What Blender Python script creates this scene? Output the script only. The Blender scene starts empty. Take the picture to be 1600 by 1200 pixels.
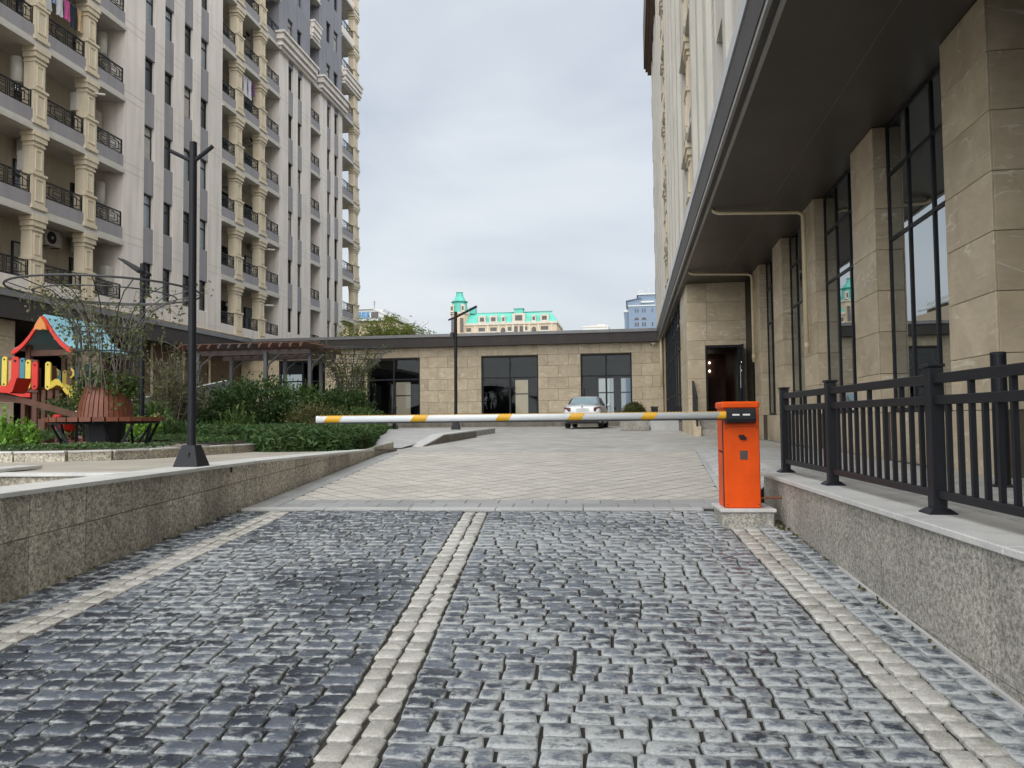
import bpy, math, random
import numpy as np
from math import radians, sin, cos, pi
random.seed(7); RNG = np.random.default_rng(7)
sc = bpy.context.scene
col = sc.collection

# ---------------------------------------------------------------- camera, sky, sun, exposure
EYE = 0.62
psi, th, ro = radians(8.86), radians(2.62), radians(0.6)
_f = np.array([-sin(psi)*cos(th), cos(psi)*cos(th), sin(th)])
_r0 = np.array([cos(psi), sin(psi), 0.0]); _u0 = np.cross(_r0, _f)
_r = _r0*cos(ro) - _u0*sin(ro); _u = _r0*sin(ro) + _u0*cos(ro)
from mathutils import Matrix, Vector
camd = bpy.data.cameras.new('camera'); cam = bpy.data.objects.new('camera', camd); col.objects.link(cam)
M = Matrix(((_r[0], _u[0], -_f[0], 0), (_r[1], _u[1], -_f[1], 0), (_r[2], _u[2], -_f[2], EYE), (0, 0, 0, 1)))
cam.matrix_world = M
camd.sensor_width = 36; camd.lens = 27.0; camd.clip_start = 0.05; camd.clip_end = 3000
sc.camera = cam

w = bpy.data.worlds.new('World'); sc.world = w; w.use_nodes = True
nt = w.node_tree; N = nt.nodes; L = nt.links; N.clear()
SUN_EL, SUN_AZ = 42, 172          # degrees; azimuth clockwise from +Y
sky = N.new('ShaderNodeTexSky'); sky.sky_type = 'NISHITA'; sky.sun_disc = False
sky.sun_elevation = radians(SUN_EL); sky.sun_rotation = radians(SUN_AZ); sky.air_density = 1.5; sky.dust_density = 2.0
tc = N.new('ShaderNodeTexCoord'); mp = N.new('ShaderNodeMapping'); mp.inputs['Scale'].default_value = (1.0, 1.0, 2.6)
nz = N.new('ShaderNodeTexNoise'); nz.inputs['Scale'].default_value = 2.1; nz.inputs['Detail'].default_value = 6; nz.inputs['Roughness'].default_value = 0.5
nz.inputs['Distortion'].default_value = 0.35
rp = N.new('ShaderNodeValToRGB')
rp.color_ramp.elements[0].position = 0.36; rp.color_ramp.elements[0].color = (3.35, 3.7, 4.2, 1)
rp.color_ramp.elements[1].position = 0.68; rp.color_ramp.elements[1].color = (4.7, 4.95, 5.25, 1)
mx = N.new('ShaderNodeMix'); mx.data_type = 'RGBA'; mx.inputs[0].default_value = 0.93
bg = N.new('ShaderNodeBackground'); bg.inputs[1].default_value = 0.052
out = N.new('ShaderNodeOutputWorld')
L.new(tc.outputs['Generated'], mp.inputs[0]); L.new(mp.outputs[0], nz.inputs['Vector']); L.new(nz.outputs[0], rp.inputs[0])
L.new(sky.outputs[0], mx.inputs[6]); L.new(rp.outputs[0], mx.inputs[7]); L.new(mx.outputs[2], bg.inputs[0]); L.new(bg.outputs[0], out.inputs[0])

sd = bpy.data.lights.new('sun', 'SUN'); so = bpy.data.objects.new('sun', sd); col.objects.link(so)
sd.energy = 1.5; sd.angle = radians(110); sd.color = (1.0, 0.98, 0.95)
_az = radians(SUN_AZ); _el = radians(SUN_EL)
_sv = Vector((sin(_az)*cos(_el), cos(_az)*cos(_el), sin(_el)))
so.rotation_euler = _sv.to_track_quat('Z', 'Y').to_euler()

sc.view_settings.view_transform = 'Standard'; sc.view_settings.look = 'None'
sc.view_settings.exposure = 1.72; sc.view_settings.gamma = 1.0; sc.view_settings.use_curve_mapping = False
try:
    sc.cycles.max_bounces = 6; sc.cycles.diffuse_bounces = 4; sc.cycles.glossy_bounces = 3
    sc.cycles.transparent_max_bounces = 8; sc.cycles.transmission_bounces = 4; sc.cycles.caustics_reflective = False; sc.cycles.caustics_refractive = False
    sc.cycles.use_denoising = True
except Exception: pass

# ---------------------------------------------------------------- frames and levels
BE = radians(3.35)                       # the ramp runs 3.35 degrees off the buildings
def ramp_z(y): return 0.06*(y-15.5) if y < 15.5 else 0.0095*(y-15.5)
def plaza_z(y): return 0.0095*(max(y, 15.5)-15.5)
def R2W(x, y, z=0): return (x*cos(BE)-y*sin(BE), x*sin(BE)+y*cos(BE), z)
def W2R(x, y): return (x*cos(BE)+y*sin(BE), -x*sin(BE)+y*cos(BE))

# ---------------------------------------------------------------- materials
MATS = {}
def nodes_of(name):
    m = bpy.data.materials.new(name); m.use_nodes = True; t = m.node_tree
    b = t.nodes['Principled BSDF']; MATS[name] = m
    return m, t, t.nodes, t.links, b
def mixc(t, fac, a, b, blend='MIX'):
    n = t.nodes.new('ShaderNodeMix'); n.data_type = 'RGBA'; n.blend_type = blend
    for sock, v in ((n.inputs[0], fac), (n.inputs[6], a), (n.inputs[7], b)):
        if hasattr(v, 'is_output'): t.links.new(v, sock)
        elif isinstance(v, (int, float)): sock.default_value = v
        else: sock.default_value = (*v, 1) if len(v) == 3 else v
    return n.outputs[2]
def mth(t, op, a, b=0.0):
    n = t.nodes.new('ShaderNodeMath'); n.operation = op
    for sock, v in ((n.inputs[0], a), (n.inputs[1], b)):
        if hasattr(v, 'is_output'): t.links.new(v, sock)
        else: sock.default_value = v
    return n.outputs[0]
def ramp(t, v, *stops):
    n = t.nodes.new('ShaderNodeValToRGB'); e = n.color_ramp.elements
    while len(e) < len(stops): e.new(0.5)
    for i, (p, c) in enumerate(stops):
        e[i].position = p; e[i].color = (c, c, c, 1) if isinstance(c, (int, float)) else (*c, 1)
    t.links.new(v, n.inputs[0]); return n.outputs[0]
def noise(t, vec, scale, detail=4, rough=0.55, dist=0.0):
    n = t.nodes.new('ShaderNodeTexNoise'); n.inputs['Scale'].default_value = scale; n.inputs['Detail'].default_value = detail
    n.inputs['Roughness'].default_value = rough; n.inputs['Distortion'].default_value = dist
    if vec is not None: t.links.new(vec, n.inputs['Vector'])
    return n.outputs[0]
def pos(t): return t.nodes.new('ShaderNodeNewGeometry').outputs['Position']
def orand(t): return t.nodes.new('ShaderNodeObjectInfo').outputs['Random']
def irand(t): return t.nodes.new('ShaderNodeNewGeometry').outputs['Random Per Island']
def bump(t, b, h, strength=0.4, dist=0.01):
    n = t.nodes.new('ShaderNodeBump'); n.inputs['Strength'].default_value = strength; n.inputs['Distance'].default_value = dist
    t.links.new(h, n.inputs['Height']); t.links.new(n.outputs[0], b.inputs['Normal'])
def vadd(t, a, r, k):                     # shift a position by a per-piece random amount
    n = t.nodes.new('ShaderNodeVectorMath'); n.operation = 'ADD'
    cmb = t.nodes.new('ShaderNodeCombineXYZ')
    for i, kk in enumerate(k): t.links.new(mth(t, 'MULTIPLY', r, kk), cmb.inputs[i])
    t.links.new(a, n.inputs[0]); t.links.new(cmb.outputs[0], n.inputs[1]); return n.outputs[0]

def mk(name, base, rough=0.6, metal=0.0, var=0.18, scale=3.0, grain=0.0, gscale=60.0, bmp=0.0, bscale=80.0, piece=0.0, spec=0.5, stain=0.0):
    m, t, n, l, b = nodes_of(name)
    p = pos(t)
    v = noise(t, p, scale, 5)
    dark = tuple(c*(1-var) for c in base); light = tuple(min(1, c*(1+var)) for c in base)
    c = mixc(t, ramp(t, v, (0.3, 0.0), (0.7, 1.0)), dark, light)
    if grain:
        g = noise(t, p, gscale, 3, 0.7)
        c = mixc(t, 1.0, c, ramp(t, g, (0.3, 1-grain), (0.7, 1+grain*0.5)), 'MULTIPLY')
    if piece:
        r = mth(t, 'FRACT', mth(t, 'ADD', orand(t), irand(t)))
        c = mixc(t, 1.0, c, ramp(t, r, (0.0, 1-piece), (1.0, 1+piece*0.6)), 'MULTIPLY')
    if stain:                              # vertical streaks of dirt
        mpn = n.new('ShaderNodeMapping'); mpn.inputs['Scale'].default_value = (2.2, 2.2, 0.16); l.new(p, mpn.inputs[0])
        s = noise(t, mpn.outputs[0], 1.6, 6, 0.6)
        c = mixc(t, 1.0, c, ramp(t, s, (0.35, 1-stain), (0.6, 1.0)), 'MULTIPLY')
    l.new(c, b.inputs['Base Color'])
    b.inputs['Roughness'].default_value = rough; b.inputs['Metallic'].default_value = metal
    b.inputs['Specular IOR Level'].default_value = spec
    if bmp: bump(t, b, noise(t, p, bscale, 4, 0.6), bmp, 0.008)
    return m

def mk_granite(name, a, bcol, scale=70, rough=0.6, stain=0.25, piece=0.1, lo=0.4, hi=0.62):
    m, t, n, l, b = nodes_of(name); p = pos(t)
    g1 = noise(t, p, scale, 2, 0.8); g2 = noise(t, p, scale*2.3, 2, 0.7); big = noise(t, p, 1.3, 6, 0.6)
    g = mth(t, 'ADD', mth(t, 'MULTIPLY', g1, 0.6), mth(t, 'MULTIPLY', g2, 0.4))
    c = mixc(t, ramp(t, g, (lo, 0.0), (hi, 1.0)), a, bcol)
    c = mixc(t, 1.0, c, ramp(t, big, (0.3, 1-stain), (0.62, 1.06)), 'MULTIPLY')
    mpn = n.new('ShaderNodeMapping'); mpn.inputs['Scale'].default_value = (1.5, 1.5, 0.2); l.new(p, mpn.inputs[0])
    st = noise(t, mpn.outputs[0], 2.2, 5, 0.6)
    c = mixc(t, 1.0, c, ramp(t, st, (0.33, 1-stain), (0.55, 1.0)), 'MULTIPLY')
    if piece:
        c = mixc(t, 1.0, c, ramp(t, orand(t), (0.0, 1-piece), (1.0, 1+piece)), 'MULTIPLY')
    l.new(c, b.inputs['Base Color']); b.inputs['Roughness'].default_value = rough
    bump(t, b, g, 0.25, 0.004)
    return m

def mk_marble(name, base, dark, vein, rough=0.45):
    # brown limestone cladding with pale slanting veins, broken at every panel
    m, t, n, l, b = nodes_of(name); p = pos(t)
    r = orand(t); q = vadd(t, p, r, (31.0, 47.0, 59.0))
    cloud = noise(t, q, 1.6, 6, 0.62, 0.6)
    c = mixc(t, ramp(t, cloud, (0.32, 0.0), (0.68, 1.0)), dark, base)
    mpn = n.new('ShaderNodeMapping'); mpn.inputs['Rotation'].default_value = (radians(42), radians(42), radians(10)); mpn.inputs['Scale'].default_value = (0.8, 0.8, 2.6)
    l.new(q, mpn.inputs[0])
    vn = noise(t, mpn.outputs[0], 0.9, 4, 0.5, 0.7)
    line = mth(t, 'ABSOLUTE', mth(t, 'SUBTRACT', vn, 0.5))
    brk = noise(t, q, 2.3, 3, 0.6)
    c = mixc(t, mth(t, 'MULTIPLY', ramp(t, line, (0.0, 0.9), (0.016, 0.0)), ramp(t, brk, (0.46, 0.0), (0.6, 1.0))), c, vein)
    streak = noise(t, mpn.outputs[0], 5.0, 5, 0.65, 0.3)
    c = mixc(t, 1.0, c, ramp(t, streak, (0.3, 0.90), (0.7, 1.07)), 'MULTIPLY')
    c = mixc(t, 1.0, c, ramp(t, r, (0.0, 0.90), (1.0, 1.08)), 'MULTIPLY')
    l.new(c, b.inputs['Base Color']); b.inputs['Roughness'].default_value = rough
    bump(t, b, streak, 0.06, 0.003)
    return m

def mk_cobble(name, dark, mid, pale, wear=1.0, palebias=0.0, lane=False):
    m, t, n, l, b = nodes_of(name); p = pos(t)
    r = mth(t, 'FRACT', mth(t, 'ADD', mth(t, 'MULTIPLY', orand(t), 7.3), irand(t)))
    q = vadd(t, p, r, (13.0, 9.0, 5.0))
    big = noise(t, p, 0.55, 5, 0.62)                       # broad worn and dark areas of the ramp
    tone = mth(t, 'ADD', mth(t, 'MULTIPLY', r, 0.75), mth(t, 'MULTIPLY', big, 0.9))
    if lane:                               # cobble tone runs darker towards the left lane
        sx_ = n.new('ShaderNodeSeparateXYZ'); l.new(p, sx_.inputs[0])
        ln_ = ramp(t, mth(t, 'ADD', mth(t, 'MULTIPLY', sx_.outputs[0], 0.2), mth(t, 'ADD', 0.62, mth(t, 'MULTIPLY', mth(t, 'SUBTRACT', big, 0.5), 0.9))), (0.2, 0.0), (0.8, 1.0))
        tone = mth(t, 'ADD', tone, mth(t, 'MULTIPLY', mth(t, 'SUBTRACT', ln_, 0.5), 0.16))
    c = mixc(t, ramp(t, tone, (0.55, 0.0), (1.05, 1.0)), dark, mid)
    at = n.new('ShaderNodeAttribute'); at.attribute_name = 'rim'
    n1 = noise(t, q, 16.0, 6, 0.68, 0.5)
    e = mth(t, 'ADD', mth(t, 'MULTIPLY', at.outputs['Fac'], 0.30*wear), mth(t, 'ADD', n1, mth(t, 'MULTIPLY', mth(t, 'SUBTRACT', big, 0.5), 0.55)))
    mpn = n.new('ShaderNodeMapping'); mpn.inputs['Scale'].default_value = (4, 16, 10); l.new(q, mpn.inputs[0])
    n2 = noise(t, mpn.outputs[0], 2.2, 5, 0.6, 0.6)
    e = mth(t, 'ADD', e, mth(t, 'MULTIPLY', mth(t, 'SUBTRACT', n2, 0.5), 0.5))
    if lane: e = mth(t, 'ADD', e, mth(t, 'MULTIPLY', mth(t, 'SUBTRACT', ln_, 0.5), 0.11))
    c = mixc(t, ramp(t, e, (0.58-palebias, 0.0), (0.78-palebias, 0.9)), c, pale)
    fine = noise(t, q, 90, 3, 0.7)
    c = mixc(t, 1.0, c, ramp(t, fine, (0.3, 0.72), (0.7, 1.15)), 'MULTIPLY')
    l.new(c, b.inputs['Base Color'])
    l.new(ramp(t, e, (0.5, 0.26), (0.8, 0.7)), b.inputs['Roughness'])
    bump(t, b, mth(t, 'ADD', mth(t, 'MULTIPLY', n1, 1.0), mth(t, 'MULTIPLY', fine, 0.35)), 0.55, 0.012)
    return m

def mk_paving(name, base, joint, bw, bh, piece=0.12, rot=0.0):
    # pieces too far off to pick apart: joints and tone per piece come from the material
    m, t, n, l, b = nodes_of(name); p = pos(t)
    mpn = n.new('ShaderNodeMapping'); mpn.inputs['Rotation'].default_value = (0, 0, rot); l.new(p, mpn.inputs[0])
    br = n.new('ShaderNodeTexBrick'); br.inputs['Scale'].default_value = 1.0; br.inputs['Mortar Size'].default_value = 0.008
    br.inputs['Brick Width'].default_value = bw; br.inputs['Row Height'].default_value = bh
    br.inputs['Color1'].default_value = (*[c*(1-piece) for c in base], 1); br.inputs['Color2'].default_value = (*[c*(1+piece) for c in base], 1)
    br.inputs['Mortar'].default_value = (*joint, 1); l.new(mpn.outputs[0], br.inputs['Vector'])
    v = noise(t, p, 0.5, 6, 0.6); g = noise(t, p, 55, 3, 0.7)
    c = mixc(t, 1.0, br.outputs[0], ramp(t, v, (0.3, 0.84), (0.7, 1.1)), 'MULTIPLY')
    c = mixc(t, 1.0, c, ramp(t, g, (0.3, 0.88), (0.7, 1.08)), 'MULTIPLY')
    l.new(c, b.inputs['Base Color']); b.inputs['Roughness'].default_value = 0.6
    bump(t, b, g, 0.15, 0.004)
    return m

def mk_leaf(name, a, bcol, c3, trans=0.25):
    m, t, n, l, b = nodes_of(name)
    r = irand(t)
    c = mixc(t, r, a, bcol)
    v = noise(t, pos(t), 2.2, 4, 0.6)
    c = mixc(t, ramp(t, v, (0.45, 0.0), (0.72, 0.8)), c, c3)
    l.new(c, b.inputs['Base Color']); b.inputs['Roughness'].default_value = 0.5; b.inputs['Specular IOR Level'].default_value = 0.35
    tr = n.new('ShaderNodeBsdfTranslucent'); l.new(c, tr.inputs[0])
    ms = n.new('ShaderNodeMixShader'); ms.inputs[0].default_value = trans
    l.new(b.outputs[0], ms.inputs[1]); l.new(tr.outputs[0], ms.inputs[2]); l.new(ms.outputs[0], n['Material Output'].inputs[0])
    return m

def mk_glass(name, tint, refl, ior=1.6, see=True, rough=0.01):
    m, t, n, l, b = nodes_of(name)
    gl = n.new('ShaderNodeBsdfGlossy'); gl.inputs['Roughness'].default_value = rough; gl.inputs[0].default_value = (0.9, 0.95, 0.97, 1)
    fr = n.new('ShaderNodeFresnel'); fr.inputs[0].default_value = ior
    f = mth(t, 'MAXIMUM', fr.outputs[0], refl)
    if see:
        tr = n.new('ShaderNodeBsdfTransparent'); tr.inputs[0].default_value = (*tint, 1)
    else:
        tr = n.new('ShaderNodeBsdfDiffuse'); tr.inputs[0].default_value = (*tint, 1)
    wob = noise(t, pos(t), 0.9, 2, 0.5)
    bp = n.new('ShaderNodeBump'); bp.inputs['Strength'].default_value = 0.02; bp.inputs['Distance'].default_value = 0.05
    l.new(wob, bp.inputs['Height']); l.new(bp.outputs[0], gl.inputs['Normal'])
    ms = n.new('ShaderNodeMixShader'); l.new(f, ms.inputs[0]); l.new(tr.outputs[0], ms.inputs[1]); l.new(gl.outputs[0], ms.inputs[2])
    l.new(ms.outputs[0], n['Material Output'].inputs[0])
    return m

mk_cobble('cobble', (0.030, 0.038, 0.056), (0.122, 0.143, 0.178), (0.46, 0.48, 0.475), palebias=0.035, lane=True)
mk_cobble('cobble_pale', (0.40, 0.385, 0.34), (0.53, 0.515, 0.465), (0.64, 0.63, 0.59), 0.7)
mk('joint_soil', (0.04, 0.037, 0.031), 0.95, var=0.3, scale=6, grain=0.5, gscale=120, bmp=0.6, bscale=120)
mk('tile_beige', (0.56, 0.53, 0.475), 0.62, var=0.10, scale=0.8, grain=0.16, gscale=45, piece=0.10, bmp=0.15)
mk('tile_gray', (0.36, 0.365, 0.36), 0.6, var=0.10, scale=0.9, grain=0.14, gscale=50, piece=0.12, bmp=0.15)
mk('kerb_pale', (0.52, 0.52, 0.51), 0.6, var=0.12, scale=2, grain=0.15, gscale=80, piece=0.08, bmp=0.2)
mk('paving_joint', (0.32, 0.30, 0.265), 0.9, var=0.15, scale=5, grain=0.3)
mk_paving('plaza_far', (0.49, 0.475, 0.435), (0.25, 0.24, 0.22), 0.42, 0.28, 0.16, radians(45))
mk_paving('terrace_pave', (0.45, 0.415, 0.35), (0.25, 0.23, 0.2), 0.6, 0.6, 0.08, radians(3))
mk_paving('side_pave', (0.50, 0.50, 0.485), (0.30, 0.30, 0.29), 0.4, 0.2, 0.1)
mk_granite('granite_warm', (0.26, 0.23, 0.18), (0.84, 0.78, 0.65), 28, 0.65, 0.26, 0.17)
mk_granite('granite_cool', (0.20, 0.19, 0.165), (0.60, 0.575, 0.51), 36, 0.6, 0.22, 0.08)
mk_granite('coping', (0.56, 0.56, 0.54), (0.74, 0.74, 0.71), 90, 0.5, 0.14, 0.06)
mk_granite('granite_dark', (0.12, 0.108, 0.09), (0.36, 0.33, 0.28), 36, 0.65, 0.3, 0.1)
mk_marble('cladding', (0.63, 0.535, 0.385), (0.46, 0.375, 0.255), (0.78, 0.72, 0.60))
mk('cladding_gap', (0.10, 0.085, 0.06), 0.9)
mk('metal_black', (0.014, 0.0155, 0.020), 0.48, var=0.12, scale=2, grain=0.15, gscale=150, bmp=0.05, spec=0.28)
mk('metal_dark', (0.03, 0.03, 0.033), 0.5, var=0.15, spec=0.3)
mk('fascia_dark', (0.045, 0.038, 0.036), 0.6, var=0.2, scale=1.2, stain=0.15)
mk('fascia_mould', (0.30, 0.295, 0.28), 0.45, var=0.1)
mk('flashing', (0.20, 0.20, 0.205), 0.4, metal=0.3, var=0.12, scale=1.5)
mk('flashing_pale', (0.50, 0.51, 0.52), 0.4, metal=0.1, var=0.1, scale=1.5)
mk('soffit', (0.042, 0.033, 0.027), 0.42, var=0.25, scale=1.0, bmp=0.05)
mk('cream_pipe', (0.62, 0.53, 0.36), 0.45, var=0.08)
mk('orange', (0.86, 0.095, 0.004), 0.48, var=0.13, scale=2.5, grain=0.10, gscale=90, spec=0.25, stain=0.12)
mk('plastic_black', (0.012, 0.0135, 0.018), 0.45, var=0.1, spec=0.35)
mk('label_gray', (0.075, 0.065, 0.065), 0.5, var=0.05)
mk('boom_white', (0.72, 0.75, 0.76), 0.35, var=0.06, scale=3)
mk('boom_yellow', (0.72, 0.40, 0.02), 0.4, var=0.08)
mk('white', (0.76, 0.76, 0.74), 0.5, var=0.05)
mk('rust', (0.23, 0.085, 0.035), 0.8, var=0.3, scale=30)
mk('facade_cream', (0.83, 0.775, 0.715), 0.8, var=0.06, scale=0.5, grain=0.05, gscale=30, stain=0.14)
mk('facade_cream_pale', (0.64, 0.62, 0.565), 0.8, var=0.05, scale=0.6, grain=0.05, gscale=30, stain=0.12)
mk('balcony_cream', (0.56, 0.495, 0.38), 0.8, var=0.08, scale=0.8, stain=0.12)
mk('column_cream', (0.71, 0.625, 0.47), 0.75, var=0.06, scale=1.0, stain=0.12)
mk('facade_grey', (0.33, 0.32, 0.335), 0.75, var=0.06, scale=0.7, grain=0.08, gscale=60, stain=0.12)
mk('facade_slate', (0.27, 0.275, 0.305), 0.7, var=0.07, scale=0.7, stain=0.12)
mk('slab_light', (0.55, 0.53, 0.48), 0.7, var=0.06)
mk_glass('glass_shop', (0.66, 0.69, 0.69), 0.0, 1.28)
mk_glass('glass_street', (0.36, 0.39, 0.38), 0.50, 1.9)
mk_glass('glass_sky_reflection', (0.16, 0.19, 0.21), 0.22, 1.8, False, 0.03)  # paler bluish base colour imitates sky reflected in some tower panes
mk('curtain_pale', (0.42, 0.41, 0.38), 0.5, var=0.15, scale=3)
mk_glass('glass_dark', (0.012, 0.014, 0.016), 0.10, 1.6, False, 0.03)
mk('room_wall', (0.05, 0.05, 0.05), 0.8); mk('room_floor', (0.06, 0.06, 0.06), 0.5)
mk('timber_brown', (0.19, 0.065, 0.034), 0.55, var=0.25, scale=4, grain=0.2, gscale=40, piece=0.22)
mk('timber_dark', (0.11, 0.048, 0.030), 0.6, var=0.25, scale=4, grain=0.2, gscale=40, piece=0.15)
mk('steel_grey', (0.085, 0.088, 0.095), 0.5, var=0.1)
mk('timber_grey', (0.075, 0.058, 0.055), 0.65, var=0.2, scale=4, piece=0.2)
mk('toy_red', (0.62, 0.030, 0.018), 0.4, var=0.06); mk('toy_yellow', (0.72, 0.56, 0.09), 0.4, var=0.06)
mk('toy_blue', (0.06, 0.22, 0.28), 0.4, var=0.06); mk('toy_sky', (0.26, 0.55, 0.66), 0.45, var=0.06)
mk('toy_orange', (0.62, 0.24, 0.06), 0.45, var=0.06); mk('toy_tan', (0.60, 0.42, 0.22), 0.5, var=0.06)
mk('trellis_metal', (0.075, 0.08, 0.082), 0.5, metal=0.4, var=0.15)
mk('bark', (0.13, 0.10, 0.075), 0.85, var=0.3, scale=12); mk('twig', (0.20, 0.18, 0.15), 0.85, var=0.25, scale=12)
mk('soil', (0.07, 0.055, 0.038), 0.95, var=0.35, scale=5, grain=0.4, gscale=70, bmp=0.5)
mk('asphalt', (0.05, 0.05, 0.05), 0.9, var=0.2)
mk_leaf('leaf_dark', (0.022, 0.052, 0.015), (0.085, 0.150, 0.040), (0.045, 0.09, 0.03), 0.3)
mk_leaf('leaf_mid', (0.040, 0.085, 0.022), (0.135, 0.215, 0.050), (0.075, 0.125, 0.03), 0.3)
mk_leaf('leaf_bright', (0.123, 0.261, 0.036), (0.232, 0.420, 0.065), (0.160, 0.319, 0.043))
mk_leaf('leaf_cover', (0.030, 0.080, 0.026), (0.100, 0.190, 0.056), (0.115, 0.150, 0.05), 0.3)
mk_leaf('leaf_olive', (0.094, 0.109, 0.043), (0.174, 0.181, 0.080), (0.123, 0.102, 0.051))
mk_leaf('leaf_vine', (0.065, 0.094, 0.032), (0.145, 0.181, 0.058), (0.203, 0.160, 0.072))
mk_leaf('leaf_tree', (0.14, 0.21, 0.045), (0.34, 0.38, 0.08), (0.24, 0.28, 0.08), 0.4)
mk_leaf('leaf_rust', (0.080, 0.084, 0.029), (0.145, 0.123, 0.043), (0.072, 0.109, 0.032))
mk('teal_roof', (0.10, 0.46, 0.37), 0.5, var=0.06, scale=0.2); mk('teal_trim', (0.045, 0.28, 0.23), 0.5)
mk('far_cream', (0.62, 0.50, 0.35), 0.8, var=0.06, scale=0.2); mk('far_trim', (0.60, 0.55, 0.46), 0.8)
mk('far_window', (0.085, 0.08, 0.075), 0.3); mk('far_blue', (0.205, 0.27, 0.36), 0.7, var=0.06, scale=0.2)
mk('far_blue_dark', (0.12, 0.15, 0.21), 0.7); mk('far_white', (0.66, 0.68, 0.66), 0.7, var=0.05); mk('blue_glass', (0.07, 0.25, 0.48), 0.15)
mk('car_silver', (0.60, 0.62, 0.63), 0.3, metal=0.35, var=0.03); mk('car_glass', (0.25, 0.36, 0.40), 0.08, var=0.1); mk('tyre', (0.015, 0.015, 0.015), 0.8)
mk('car_black', (0.012, 0.012, 0.013), 0.5); mk('car_red', (0.11, 0.012, 0.01), 0.35); mk('chrome', (0.55, 0.56, 0.57), 0.25, metal=0.9)
mk('ac_white', (0.56, 0.545, 0.50), 0.5, var=0.06); mk('cloth_white', (0.66, 0.67, 0.72), 0.8, var=0.1); mk('cloth_pink', (0.60, 0.11, 0.33), 0.8, var=0.1)
mk('cloth_navy', (0.02, 0.022, 0.045), 0.8); mk('cloth_purple', (0.16, 0.04, 0.20), 0.8); mk('cloth_blue', (0.30, 0.42, 0.60), 0.8); mk('boulder', (0.50, 0.36, 0.24), 0.8, var=0.2)
mk('canopy_dark', (0.075, 0.078, 0.082), 0.35, var=0.1); mk('shutter_brown', (0.17, 0.115, 0.075), 0.7, var=0.1, stain=0.15)
mk('curtain_red', (0.16, 0.025, 0.02), 0.8)

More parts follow.
